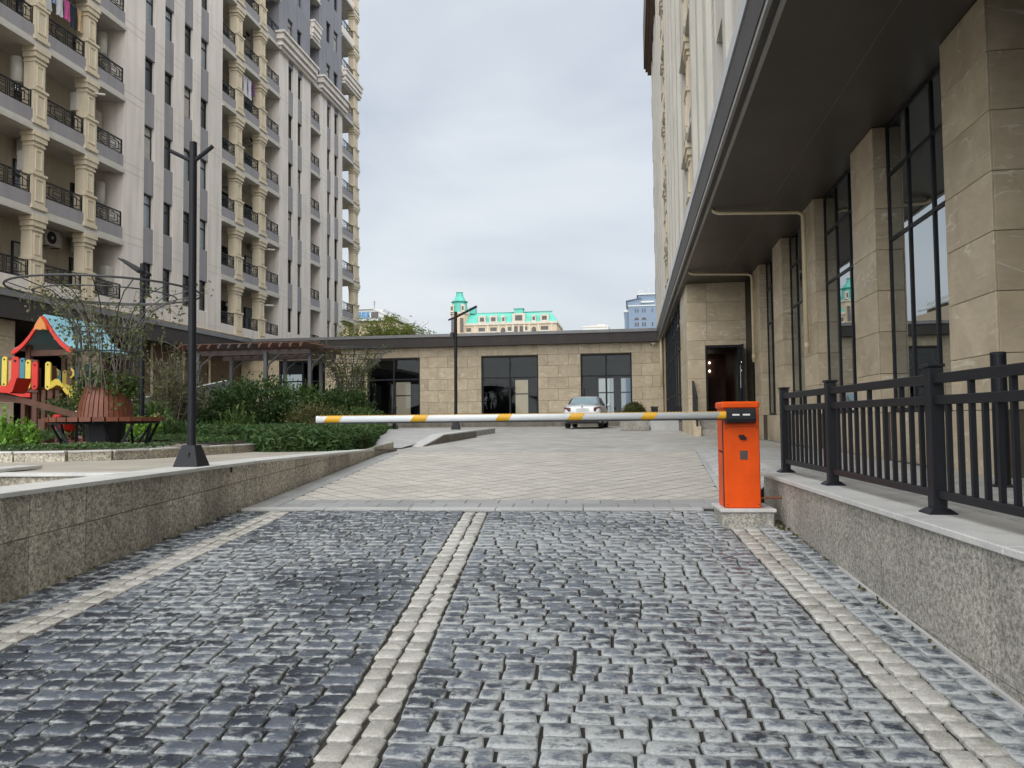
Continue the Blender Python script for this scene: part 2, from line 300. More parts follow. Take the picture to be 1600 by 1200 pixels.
# ---------------------------------------------------------------- mesh builder
class MB:
    def __init__(s): s.v = []; s.f = []
    def add(s, vs, fs):
        o = len(s.v); s.v += [tuple(map(float, p)) for p in vs]; s.f += [tuple(i+o for i in f) for f in fs]; return s
    def box(s, x0, x1, y0, y1, z0, z1):
        return s.add([(x0, y0, z0), (x1, y0, z0), (x1, y1, z0), (x0, y1, z0), (x0, y0, z1), (x1, y0, z1), (x1, y1, z1), (x0, y1, z1)],
                     [(0, 3, 2, 1), (4, 5, 6, 7), (0, 1, 5, 4), (1, 2, 6, 5), (2, 3, 7, 6), (3, 0, 4, 7)])
    def bbox(s, x0, x1, y0, y1, z0, z1, b=0.006):
        # box with chamfered edges (44 triangles)
        X = (x0, x1); Y = (y0, y1); Z = (z0, z1); vs = []; idx = {}
        for i in (0, 1):
            for j in (0, 1):
                for k in (0, 1):
                    for a in range(3):
                        px = X[i]+(0 if a == 0 else (b if i == 0 else -b)); py = Y[j]+(0 if a == 1 else (b if j == 0 else -b)); pz = Z[k]+(0 if a == 2 else (b if k == 0 else -b))
                        idx[i, j, k, a] = len(vs); vs.append((px, py, pz))
        fs = []
        for i in (0, 1):
            q = [idx[i, 0, 0, 0], idx[i, 1, 0, 0], idx[i, 1, 1, 0], idx[i, 0, 1, 0]]; fs.append(q if i else q[::-1])
            q = [idx[0, i, 0, 1], idx[1, i, 0, 1], idx[1, i, 1, 1], idx[0, i, 1, 1]]; fs.append(q[::-1] if i else q)
            q = [idx[0, 0, i, 2], idx[1, 0, i, 2], idx[1, 1, i, 2], idx[0, 1, i, 2]]; fs.append(q if i else q[::-1])
        for i in (0, 1):
            for j in (0, 1):
                fs.append([idx[i, j, 0, 0], idx[i, j, 1, 0], idx[i, j, 1, 1], idx[i, j, 0, 1]])
                fs.append([idx[i, 0, j, 0], idx[i, 1, j, 0], idx[i, 1, j, 2], idx[i, 0, j, 2]])
                fs.append([idx[0, i, j, 1], idx[1, i, j, 1], idx[1, i, j, 2], idx[0, i, j, 2]])
                for k in (0, 1): fs.append([idx[i, j, k, 0], idx[i, j, k, 1], idx[i, j, k, 2]])
        return s.add(vs, fs)
    def prism(s, poly, axis, a0, a1):
        # extrude a 2-D outline; axis 'x': (y,z), 'y': (x,z), 'z': (x,y)
        n = len(poly); vs = []
        for a in (a0, a1):
            for (p, q) in poly: vs.append({'x': (a, p, q), 'y': (p, a, q), 'z': (p, q, a)}[axis])
        fs = [tuple(range(n))[::-1], tuple(range(n, 2*n))] + [(i, (i+1) % n, n+(i+1) % n, n+i) for i in range(n)]
        return s.add(vs, fs)
    def bar(s, p, q, w, h=None, up=(0, 0, 1)):
        p = np.array(p, float); q = np.array(q, float); h = h or w; d = q-p; d /= max(1e-9, np.linalg.norm(d)); up = np.array(up, float)
        a = np.cross(d, up)
        if np.linalg.norm(a) < 1e-4: a = np.cross(d, (1, 0, 0))
        a /= np.linalg.norm(a); b = np.cross(a, d); vs = []
        for e in (p, q):
            for sx, sy in ((-1, -1), (1, -1), (1, 1), (-1, 1)): vs.append(e+a*sx*w/2+b*sy*h/2)
        return s.add(vs, [(3, 2, 1, 0), (4, 5, 6, 7), (0, 1, 5, 4), (1, 2, 6, 5), (2, 3, 7, 6), (3, 0, 4, 7)])
    def tube(s, pts, r, n=8, cap=True):
        pts = [np.array(p, float) for p in pts]; rs = r if isinstance(r, (list, tuple)) else [r]*len(pts)
        vs = []; prev = None
        for i, p in enumerate(pts):
            d = (pts[min(i+1, len(pts)-1)]-pts[max(i-1, 0)]); d /= max(1e-9, np.linalg.norm(d))
            if prev is None:
                ref = np.array((0, 0, 1.0)) if abs(d[2]) < 0.9 else np.array((1.0, 0, 0)); a = np.cross(d, ref)
            else: a = prev-d*np.dot(prev, d)
            a /= max(1e-9, np.linalg.norm(a)); prev = a; b = np.cross(d, a)
            for k in range(n): t = 2*pi*k/n; vs.append(p+(a*cos(t)+b*sin(t))*rs[i])
        fs = []
        for i in range(len(pts)-1):
            for k in range(n): fs.append((i*n+k, i*n+(k+1) % n, (i+1)*n+(k+1) % n, (i+1)*n+k))
        if cap: fs.append(tuple(range(n))[::-1]); fs.append(tuple((len(pts)-1)*n+k for k in range(n)))
        return s.add(vs, fs)
    def lathe(s, prof, n=20, c=(0, 0)):
        vs = []; fs = []
        for (r, z) in prof:
            for k in range(n): t = 2*pi*k/n; vs.append((c[0]+r*cos(t), c[1]+r*sin(t), z))
        for i in range(len(prof)-1):
            for k in range(n): fs.append((i*n+k, i*n+(k+1) % n, (i+1)*n+(k+1) % n, (i+1)*n+k))
        fs.append(tuple(range(n))[::-1]); fs.append(tuple((len(prof)-1)*n+k for k in range(n)))
        return s.add(vs, fs)
    def ring(s, c, R, r, n=40, m=6, tilt=0.0):
        pts = []
        for k in range(n): t = 2*pi*k/n; pts.append((c[0]+R*cos(t), c[1]+R*sin(t), c[2]+tilt*sin(t)))
        vs = []; fs = []
        for k, p in enumerate(pts):
            t = 2*pi*k/n
            for j in range(m): u = 2*pi*j/m; vs.append((p[0]+r*cos(u)*cos(t), p[1]+r*cos(u)*sin(t), p[2]+r*sin(u)))
        for k in range(n):
            for j in range(m): fs.append((k*m+j, ((k+1) % n)*m+j, ((k+1) % n)*m+(j+1) % m, k*m+(j+1) % m))
        return s.add(vs, fs)
    def mesh(s, name):
        me = bpy.data.meshes.new(name); me.from_pydata(s.v, [], s.f); me.update(); return me
    def build(s, name, mat, parent=None, smooth=False, world=True):
        me = s.mesh(name); me.materials.append(MATS[mat])
        if smooth: me.polygons.foreach_set('use_smooth', [True]*len(me.polygons))
        return put(name, me, parent, world)
def put(name, me, parent=None, world=True):
    o = bpy.data.objects.new(name, me); col.objects.link(o)
    if parent is not None:
        o.parent = parent
        if world: o.matrix_parent_inverse = root_matrix(parent).inverted()
    return o
def root_matrix(p):
    m = Matrix.LocRotScale(p.location, p.rotation_euler, p.scale)
    if p.parent is not None: m = root_matrix(p.parent) @ p.matrix_parent_inverse @ m
    return m
def tag(o, label, cat, group=None):
    o['label'] = label; o['category'] = cat
    if group: o['group'] = group
    return o
def thing(name, label, cat, loc=(0, 0, 0), rz=0.0, group=None):
    o = bpy.data.objects.new(name, None); col.objects.link(o); o.location = loc; o.rotation_euler = (0, 0, rz); o.empty_display_size = 0.3
    return tag(o, label, cat, group)
def struct(o): o['kind'] = 'structure'; return o
def stuff(o): o['kind'] = 'stuff'; return o
def np_mesh(name, V, F, mat, smooth=False):
    # fast mesh from arrays: V (n,3), F (m,k)
    me = bpy.data.meshes.new(name); V = np.asarray(V, np.float32); F = np.asarray(F, np.int32); k = F.shape[1]
    me.vertices.add(len(V)); me.vertices.foreach_set('co', V.ravel())
    me.loops.add(F.size); me.loops.foreach_set('vertex_index', F.ravel())
    me.polygons.add(len(F)); me.polygons.foreach_set('loop_start', np.arange(0, F.size, k, dtype=np.int32))
    if smooth: me.polygons.foreach_set('use_smooth', np.ones(len(F), bool))
    me.materials.append(MATS[mat]); me.update(calc_edges=True); me.validate(); return me
def link_copy(me, name, parent, loc, rz=0.0, scl=(1, 1, 1), mat=None):
    o = bpy.data.objects.new(name, me); col.objects.link(o); o.parent = parent; o.location = loc; o.rotation_euler = (0, 0, rz); o.scale = scl
    return o
def copy_tree(o, parent=None):
    c = o.copy(); col.objects.link(c); c.parent = parent
    for ch in list(o.children): copy_tree(ch, c)
    return c
def leaves(centers, dirs, length, width, mat, name, rng=RNG, fold=0.25):
    # one folded diamond per leaf
    n = len(centers); c = np.asarray(centers); d = np.asarray(dirs); d = d/np.maximum(1e-6, np.linalg.norm(d, axis=1, keepdims=True))
    rnd = rng.normal(size=(n, 3)); s = np.cross(d, rnd); s /= np.maximum(1e-6, np.linalg.norm(s, axis=1, keepdims=True)); u = np.cross(s, d)
    ln = (length*(0.6+0.8*rng.random(n)))[:, None]; wd = (width*(0.6+0.8*rng.random(n)))[:, None]
    b = c-d*ln*0.5; tip = c+d*ln*0.5; l = c+s*wd*0.5+u*wd*fold; r = c-s*wd*0.5+u*wd*fold
    V = np.stack([b, r, tip, l], 1).reshape(-1, 3); F = np.arange(n*4).reshape(n, 4)
    return np_mesh(name, V, F, mat)
# ================================================================ SETTING: ground, ramp, paving
RB = {}
def rthing(name, label, cat, base, group=None):        # a thing set out in the ramp's own axes
    o = thing(name, label, cat, R2W(*base), BE, group); RB[o.name] = base; return o
def rbuild(mb, name, mat, parent, smooth=False):
    me = mb.mesh(name); me.materials.append(MATS[mat])
    if smooth: me.polygons.foreach_set('use_smooth', [True]*len(me.polygons))
    o = bpy.data.objects.new(name, me); col.objects.link(o); o.parent = parent
    b = RB.get(parent.name, (0, 0, 0)); o.location = (-b[0], -b[1], -b[2]); return o
def project(p):
    d = np.array(p)-np.array((0, 0, EYE)); z = d@_f
    if z < 0.2: return None
    return (800+1200*(d@_r)/z, 600-1200*(d@_u)/z, z)
def grid_mesh(name, xs, ys, zf, mat, xf=None):
    V = []; F = []
    for j, y in enumerate(ys):
        for i, x in enumerate(xs):
            xx = xf(x, y) if xf else x
            V.append((xx, y, zf(xx, y)))
    n = len(xs)
    for j in range(len(ys)-1):
        for i in range(n-1): F.append((j*n+i, j*n+i+1, (j+1)*n+i+1, (j+1)*n+i))
    me = bpy.data.meshes.new(name); me.from_pydata(V, [], F); me.materials.append(MATS[mat]); me.update(); return me
def smoothstep(a, b, x):
    t = min(1, max(0, (x-a)/(b-a))); return t*t*(3-2*t)

g = MB(); g.add([(-1500, -1500, -1.75), (1500, -1500, -1.75), (1500, 1500, -1.75), (-1500, 1500, -1.75)], [(0, 1, 2, 3)])
struct(g.build('ground', 'asphalt'))
# lower road behind the camera joins the ramp
road = put('road_ramp', grid_mesh('road_ramp', [-4.2, 2.1], [-14, -3, 1, 4, 8.9], lambda x, y: max(ramp_z(y), -1.11)-0.020, 'joint_soil')); road.rotation_euler = (0, 0, BE); struct(road)

# ---- cobbles
def cobble_template(L, W, rng):
    h = L/2-0.004; k = W/2-0.002; c = min(L, W)*0.13
    out = [(-h+c, -k), (h-c, -k), (h, -k+c*0.8), (h, k-c*0.8), (h-c, k), (-h+c, k), (-h, k-c*0.8), (-h, -k+c*0.8)]
    out = [(x+rng.normal()*0.0035, y+rng.normal()*0.003) for x, y in out]
    V = []; rim = []
    for ins, z, rr in ((0.0, -0.05, 0.9), (0.002, -0.0065, 1.0), (0.013, 0.0005+rng.normal()*0.0008, 0.55)):
        for x, y in out:
            s = 1-ins/max(0.03, math.hypot(x, y))
            V.append((x*s, y*s, z+(rng.normal()*0.0016 if ins > 0.01 else 0))); rim.append(rr)
    V.append((rng.normal()*0.008, rng.normal()*0.006, 0.0018+rng.normal()*0.0015)); rim.append(0.0)
    F = []
    for b in (0, 8):
        for i in range(8):
            j = (i+1) % 8; F += [(b+i, b+j, b+8+j), (b+i, b+8+j, b+8+i)]
    for i in range(8): F.append((16+i, 16+(i+1) % 8, 24))
    return np.array(V), np.array(F), np.array(rim)
def flat_sides(me, k, per):
    n = len(me.polygons); a = (np.arange(n) % per) >= k; me.polygons.foreach_set('use_smooth', a)
def rim_attr(me, rim):
    a = me.attributes.new('rim', 'FLOAT', 'POINT'); a.data.foreach_set('value', np.asarray(rim, np.float32))
crng = np.random.default_rng(3)
LENS = [0.12, 0.135, 0.15, 0.165, 0.18, 0.195, 0.215]
TPL = {}
for kind, lens, W in (('cobble', LENS, 0.118), ('pale_cobble', [0.130], 0.150)):
    TPL[kind] = []
    for Lc in lens:
        for k in range(4 if kind == 'cobble' else 8):
            V, F, rim = cobble_template(Lc, W, crng)
            me = np_mesh(kind, V, F, 'cobble' if kind == 'cobble' else 'cobble_pale', True); flat_sides(me, 16, len(F)); rim_attr(me, rim)
            TPL[kind].append((Lc, me, V, F, rim))
stones = []          # kind, x, y, rz, template index, dz, scale
rr = random.Random(11)
def strip_x(y): return -0.985-0.0475*(y-3.0)
def free(x, y): return not (1.36 < x < 1.78 and 7.84 < y < 8.28)
y = 1.3
row = 0
while y < 8.66:
    Wr = 0.119+rr.uniform(-0.007, 0.007)
    for (xa, xb) in ((-3.378, strip_x(y)-0.139), (strip_x(y)+0.139, 1.383)):
        seq = []; tot = 0.0; gap = 0.006
        while tot < xb-xa-0.07:
            i = rr.randrange(len(TPL['cobble'])); seq.append(i); tot += TPL['cobble'][i][0]+gap
        sc_ = (xb-xa-gap*len(seq))/(tot-gap*len(seq)); x = xa
        for i in seq:
            Ls = TPL['cobble'][i][0]*sc_; xc = x+Ls/2; yc = y+Wr/2+0.010*sin(xc*1.7+row*0.2)+rr.uniform(-0.004, 0.004)
            if free(xc, yc) and yc < 8.64: stones.append(('cobble', xc, yc, rr.uniform(-0.025, 0.025), i, rr.uniform(-0.004, 0.005), (sc_, Wr/0.119)))
            x += Ls+gap
    y += Wr+0.001; row += 1
def column(xf, kind, y0=1.3, step=0.152):
    y = y0+rr.uniform(0, 0.1)
    while y < 8.60:
        st = step*rr.uniform(0.88, 1.14); xc = xf(y+st/2)
        if kind == 'pale_cobble': i = rr.randrange(8); s = (1.0, st/0.152)
        else: i = rr.randrange(4); s = (1.22, st/0.119)
        if y+st < 8.69 and free(xc, y+st/2): stones.append((kind, xc+rr.uniform(-.004, .004), y+st/2, rr.uniform(-0.03, 0.03)-(0.0475 if kind == 'pale_cobble' and abs(xc+1.1) < 0.5 else 0), i, rr.uniform(-0.004, 0.006), s))
        y += st+0.004
column(lambda y: strip_x(y)-0.068, 'pale_cobble'); column(lambda y: strip_x(y)+0.068, 'pale_cobble')
column(lambda y: -3.585, 'pale_cobble'); column(lambda y: -3.450, 'pale_cobble')
column(lambda y: 1.455, 'pale_cobble'); column(lambda y: 1.590, 'pale_cobble')
column(lambda y: 1.728, 'cobble'); column(lambda y: 1.862, 'cobble')
for xx in (-3.722, -3.857, -3.992): column(lambda y, xx=xx: xx, 'cobble')
def seen_size(s):
    q = project(R2W(s[1], s[2], ramp_z(s[2])))
    if q is None or not (-60 < q[0] < 1660 and -40 < q[1] < 1240): return -1
    return 1/q[2]
for kind in ('cobble', 'pale_cobble'):
    S = sorted([s for s in stones if s[0] == kind], key=seen_size, reverse=True)
    mat = 'cobble' if kind == 'cobble' else 'cobble_pale'
    for s in S[:298]:
        o = link_copy(TPL[kind][s[4]][1], kind, road, (s[1], s[2], ramp_z(s[2])+s[5]), s[3], (s[6][0], s[6][1], 1)); o.rotation_euler = (0.06, 0, s[3])
    if len(S) <= 298: continue
    VV = []; FF = []; RR_ = []; off = 0
    for s in S[298:]:
        _, _, V, F, rim = TPL[kind][s[4]]
        c_, s_ = cos(s[3]), sin(s[3]); X = V[:, 0]*s[6][0]; Y = V[:, 1]*s[6][1]
        x = X*c_-Y*s_+s[1]; yv = X*s_+Y*c_+s[2]; z = V[:, 2]+np.array([ramp_z(q) for q in yv])+s[5]
        VV.append(np.stack([x, yv, z], 1)); FF.append(F+off); RR_.append(rim); off += len(V)
    me = np_mesh(kind+'_field', np.concatenate(VV), np.concatenate(FF), mat, True); flat_sides(me, 16, 40); rim_attr(me, np.concatenate(RR_))
    o = bpy.data.objects.new(kind+'_field', me); col.objects.link(o); o.parent = road; stuff(o)
# dead leaves and weeds caught in the gutters
gv = []; gd = []
for k in range(170):
    yy = rr.uniform(2.6, 8.6); xx = rr.choice([1.90, 1.915, -4.03, -4.01]) + rr.gauss(0, 0.012)
    if rr.random() < 0.35: xx, yy = rr.uniform(1.84, 1.92), rr.uniform(7.6, 8.6)
    gv.append(R2W(xx, yy, ramp_z(yy)+0.012)); gd.append((rr.gauss(0, 1), rr.gauss(0, 1), rr.gauss(0, 0.25)))
o = put('fallen_leaves', leaves(np.array(gv), np.array(gd), 0.05, 0.03, 'leaf_rust', 'fallen_leaves')); tag(stuff(o), 'dry leaf litter in the gutters beside the cobbled ramp', 'leaf litter')

# ---- upper paving: kerb row, grey rows, beige lozenge field, plaza beyond
def xr(y): return 1.62+(y-9.44)*(2.06-1.62)/5.45
pav = put('pavement', grid_mesh('pavement', [-4.06, -2, 0, 1.0], [8.72, 10, 12, 14, 15.0], lambda x, y: ramp_z(y)-0.03, 'paving_joint', lambda x, y: xr(y) if x == 1.0 else x)); pav.rotation_euler = (0, 0, BE); struct(pav)
def clip(poly, fn):                        # keep the side where fn >= 0
    outp = []
    for i in range(len(poly)):
        a, b = poly[i], poly[(i+1) % len(poly)]; fa, fb = fn(a), fn(b)
        if fa >= 0: outp.append(a)
        if fa*fb < 0: t = fa/(fa-fb); outp.append((a[0]+(b[0]-a[0])*t, a[1]+(b[1]-a[1])*t))
    return outp
def poly_area(p): return abs(sum(p[i][0]*p[(i+1) % len(p)][1]-p[(i+1) % len(p)][0]*p[i][1] for i in range(len(p))))/2
SIDE = 0.25; HD = SIDE*math.sqrt(2)/2
tiles = []
for a in range(-40, 40):
    for b in range(-40, 60):
        cx = -1.0+(a-b)*HD; cy = 9.4+(a+b)*HD
        g_ = 0.009
        poly = [(cx, cy-HD+g_), (cx+HD-g_, cy), (cx, cy+HD-g_), (cx-HD+g_, cy)]
        if cx < -4.2 or cx > 2.6 or cy < 9 or cy > 15.4: continue
        p0 = poly
        for fn in (lambda p: p[0]+3.70, lambda p: xr(p[1])-0.006-p[0], lambda p: p[1]-9.406, lambda p: 14.98-p[1]):
            poly = clip(poly, fn)
            if len(poly) < 3: break
        if len(poly) >= 3 and poly_area(poly) > 0.002: tiles.append((cx, cy, poly, len(poly) == 4 and abs(poly_area(poly)-poly_area(p0)) < 1e-6))
def slab_mb(poly, zf, thick=0.026):
    m = MB(); n = len(poly); ins = 0.005; cx = sum(p[0] for p in poly)/n; cy = sum(p[1] for p in poly)/n
    inner = [(p[0]+(cx-p[0])*ins/max(.02, math.hypot(cx-p[0], cy-p[1])), p[1]+(cy-p[1])*ins/max(.02, math.hypot(cx-p[0], cy-p[1]))) for p in poly]
    vs = [(p[0], p[1], zf(p[1])-thick) for p in poly]+[(p[0], p[1], zf(p[1])-0.004) for p in poly]+[(p[0], p[1], zf(p[1])) for p in inner]
    fs = [tuple(range(2*n, 3*n))]
    for i in range(n): j = (i+1) % n; fs += [(i, j, n+j, n+i), (n+i, n+j, 2*n+j, 2*n+i)]
    return m.add(vs, fs)
def grout(me):                              # tile flanks carry the dark joint material
    me.materials.append(MATS['paving_joint']); me.polygons.foreach_set('material_index', [0 if len(q.vertices) > 4 or q.normal.z > 0.99 else 1 for q in me.polygons]); me.update()
tiles.sort(key=lambda t: t[1])
full_me = slab_mb([(0, -HD+0.009), (HD-0.009, 0), (0, HD-0.009), (-HD+0.009, 0)], lambda y: 0.06*y).mesh('paving_tile'); full_me.materials.append(MATS['tile_beige']); grout(full_me)
rest = MB()
for k, (cx, cy, poly, whole) in enumerate(tiles):
    dz = rr.uniform(-0.0015, 0.002)
    if k < 296:
        if whole: link_copy(full_me, 'paving_tile', pav, (cx, cy, ramp_z(cy)+dz))
        else: grout(slab_mb(poly, lambda y: ramp_z(y)+dz).build('paving_tile', 'tile_beige', pav, world=False).data)
    else:
        s = slab_mb(poly, lambda y: ramp_z(y)+dz); rest.add(s.v, s.f)
ro_ = stuff(rest.build('paving_tile_field', 'tile_beige', pav, world=False)); grout(ro_.data)
for (y0, y1, shift) in ((8.905, 9.148, 0.0), (9.156, 9.398, 0.2)):
    x = -3.70-shift
    while x < xr(y1):
        x1 = min(x+0.405, xr(y1)); x0 = max(x, -3.70)
        if x1-x0 > 0.05: slab_mb([(x0+.003, y0), (x1-.003, y0), (x1-.003, y1), (x0+.003, y1)], ramp_z).build('border_tile', 'tile_gray', pav, world=False)
        x += 0.405
x = -4.05
while x < 1.27:
    x1 = min(x+1.0, 1.28)
    mbk = MB(); mbk.bbox(x+.003, x1-.003, 8.715, 8.898, ramp_z(8.8)-0.16, ramp_z(8.8)+0.006, 0.006); mbk.build('kerb_stone', 'kerb_pale', pav, world=False); x = x1
for (xa, xb, sh) in ((-4.045, -3.878, 0), (-3.872, -3.706, 0.2)):
    y = 8.905-sh
    while y < 15.0:
        y0 = max(y, 8.905); y1 = min(y+0.40, 15.0)
        if y1-y0 > .05: slab_mb([(xa, y0+.003), (xb, y0+.003), (xb, y1-.003), (xa, y1-.003)], ramp_z).build('border_tile', 'tile_gray', pav, world=False)
        y += 0.405
# grey apron that rises from the paving to the arcade level
def apron_z(x, y):
    base = ramp_z(y); t = smoothstep(0.02, 0.62, x-xr(y)); top = 0.0 if y < 15.5 else plaza_z(y)
    return base+(top-base)*t
ap = put('apron', grid_mesh('apron', [0, .1, .2, .3, .4, .5, .62, .9, 2.4], [8.76+i*0.4 for i in range(18)], lambda x, y: apron_z(x, y)-0.006, 'side_pave', lambda x, y: xr(y)+x)); ap.rotation_euler = (0, 0, BE); struct(ap)
# plaza beyond
pz = put('plaza', grid_mesh('plaza', [-24, -12, -4.9, 0, 4.4], [14.98, 18, 24, 32, 41.5], lambda x, y: plaza_z(y)-0.012+(ramp_z(y) if y < 15.5 else 0), 'plaza_far')); pz.rotation_euler = (0, 0, BE); struct(pz)
# arcade pavement behind the railing
sp = put('side_pavement', grid_mesh('side_pavement', [2.3, 5.2], [-6, 9.4], lambda x, y: -0.004, 'side_pave')); sp.rotation_euler = (0, 0, BE); struct(sp)
s2 = MB(); s2.add([(1.7, 9.6, -0.008), (3.7, 9.3, -0.008), (3.7, 24.9, plaza_z(24.9)+0.004), (2.2, 24.9, plaza_z(24.9)+0.004)], [(0, 1, 2, 3)])

# ================================================================ right parapet wall
pw = rthing('retaining_wall', 'grey granite retaining wall with pale coping, carrying the black railing', 'wall', (2.1, 6.0, -0.5))
m = MB(); m.prism([(-4, -1.6), (8.72, -0.75), (8.72, -0.04), (-4, -0.04)], 'x', 1.955, 2.36); rbuild(m, 'core', 'cladding_gap', pw)
ys = [8.715, 7.28, 6.01, 5.35, 3.97, 2.6, 1.2, -0.2]
def rw_seam(y): return min(-0.07, -0.64+0.02*(y-3.7)) 
for i in range(len(ys)-1):
    ya, yb = ys[i+1]+0.007, ys[i]-0.007
    m = MB(); z0a, z0b = max(rw_seam(ya), -9), max(rw_seam(yb), -9)
    z0a = max(z0a, ramp_z(ya)-0.06); z0b = max(z0b, ramp_z(yb)-0.06)
    m.prism([(ya, z0a+0.003), (yb, z0b+0.003), (yb, -0.03), (ya, -0.03)], 'x', 1.93, 1.954); rbuild(m, 'granite_panel', 'granite_cool', pw)
    if yb < 6.1:
        m = MB(); m.prism([(ya, ramp_z(ya)-0.08), (yb, ramp_z(yb)-0.08), (yb, rw_seam(yb)-0.003), (ya, rw_seam(ya)-0.003)], 'x', 1.932, 1.954); rbuild(m, 'granite_panel', 'granite_cool', pw)
for i in range(9):
    ya = 8.76-1.25*(i+1); m = MB(); m.bbox(1.895, 2.42, ya+.002, ya+1.248, -0.028, 0.012, 0.005); rbuild(m, 'coping_slab', 'coping', pw)
m = MB(); m.prism([(0.2, ramp_z(0.2)+.02), (6.2, ramp_z(6.2)+.02), (6.2, ramp_z(6.2)-.03), (0.2, ramp_z(0.2)-.03)], 'x', 1.905, 1.9285); rbuild(m, 'base_strip', 'kerb_pale', pw)

# ================================================================ left retaining wall and terrace
def lw_top(y):
    if y < 9: return 0.145
    if y < 14.3: return 0.145-(y-9)*0.0125
    return max(0.079-(y-14.3)*0.045, ramp_z(y)+0.004)
lw = rthing('retaining_wall', 'speckled brown granite retaining wall with grey coping beneath the near lamp post', 'wall', (-4.2, 8.0, -0.4))
m = MB(); yy = [-3, 2, 5, 9, 12, 14.3, 16.0]
m.prism([(q, max(-1.2, ramp_z(q)-0.1)) for q in yy]+[(q, lw_top(q)-0.034) for q in yy[::-1]], 'x', -4.43, -4.076); rbuild(m, 'core', 'cladding_gap', lw)
def lw_seam(y): return -0.21+0.0345*(y-5.0)
js = [1.0, 2.2, 3.4, 4.6, 5.27, 5.91, 6.53, 7.16, 7.78, 8.41, 9.31, 10.42, 11.6, 12.8, 14.3, 15.9]
for i in range(len(js)-1):
    ya, yb = js[i]+0.007, js[i+1]-0.007
    zt = lambda q: lw_top(q)-0.034
    lo = lambda q: max(lw_seam(q)+0.003, ramp_z(q)-0.05)
    if zt(yb) > lo(yb)-0.02:
        m = MB(); m.prism([(ya, lo(ya)), (yb, min(lo(yb), zt(yb)-0.004)), (yb, zt(yb)), (ya, zt(ya))], 'x', -4.075, -4.05); rbuild(m, 'granite_panel', 'granite_warm', lw)
    if ramp_z(ya)-0.03 < lw_seam(ya)-0.02:
        m = MB(); m.prism([(ya, ramp_z(ya)-0.09), (yb, ramp_z(yb)-0.09), (yb, max(lw_seam(yb)-0.003, ramp_z(yb)-0.085)), (ya, lw_seam(ya)-0.003)], 'x', -4.075, -4.052); rbuild(m, 'granite_panel', 'granite_warm', lw)
cy_ = [-1.0, 0.6, 2.2, 3.8, 5.15, 6.5, 7.85, 9.2, 10.5, 11.8, 13.1, 14.3, 15.2, 16.05]
for i in range(len(cy_)-1):
    ya, yb = cy_[i]+0.0015, cy_[i+1]-0.0015
    m = MB(); m.prism([(ya, lw_top(ya)-0.032), (yb, lw_top(yb)-0.032), (yb, lw_top(yb)), (ya, lw_top(ya))], 'x', -4.475, -4.018); rbuild(m, 'coping_slab', 'coping' if ya < 14 else 'granite_dark', lw)
m = MB(); m.bar((-4.045, 8.45, 0.045), (-4.045, 8.45, 0.105), 0.02, 0.02); rbuild(m, 'cable_outlet', 'plastic_black', lw)
# terrace paving with the stair well cut out of it
def terr_z(y):
    if y < 9: return 0.135
    if y < 14.3: return 0.135-(y-9)*0.0125
    return max(0.069-(y-14.3)*0.045, plaza_z(y)-0.004)
tv = MB()
def tquad(x0, x1, y0, y1, n=1):
    for k in range(n):
        a = y0+(y1-y0)*k/n; b = y0+(y1-y0)*(k+1)/n
        tv.add([(x0, a, terr_z(a)), (x1, a, terr_z(a)), (x1, b, terr_z(b)), (x0, b, terr_z(b))], [(0, 1, 2, 3)])
tquad(-9.0, -4.47, 7.05, 9.0); tquad(-9.0, -4.47, 9.0, 14.3, 4); tquad(-9.0, -4.47, 14.3, 16.6, 4); tquad(-9.0, -5.85, -2, 7.05)
te = tv.build('terrace_pavement', 'terrace_pave'); te.rotation_euler = (0, 0, BE); struct(te)
sw = rthing('stair_well', 'sunken granite stair well in the terrace behind the brown retaining wall', 'stairs', (-5.2, 5.5, -0.3))
m = MB(); m.box(-5.85, -4.44, -2.0, 7.05, -0.75, -0.62); rbuild(m, 'landing', 'granite_dark', sw)
m = MB(); m.box(-5.85, -4.44, 7.055, 7.2, -0.7, 0.10); rbuild(m, 'end_wall', 'granite_warm', sw)
m = MB(); m.bbox(-5.9, -4.47, 6.98, 7.24, 0.112, 0.142, 0.004); rbuild(m, 'coping_slab', 'coping', sw)
m = MB(); m.box(-6.0, -5.852, -2.0, 7.2, -0.7, 0.13); rbuild(m, 'side_wall', 'granite_warm', sw)
m = MB(); m.bbox(-6.08, -5.82, -2.0, 7.75, 0.145, 0.18, 0.004); rbuild(m, 'coping_slab', 'coping', sw)
for k in range(4):
    m = MB(); m.bbox(-5.85, -4.5, 6.75-0.32*k, 7.05-0.32*k+0.03, -0.62, -0.02-0.15*k, 0.004); rbuild(m, 'step', 'coping', sw)
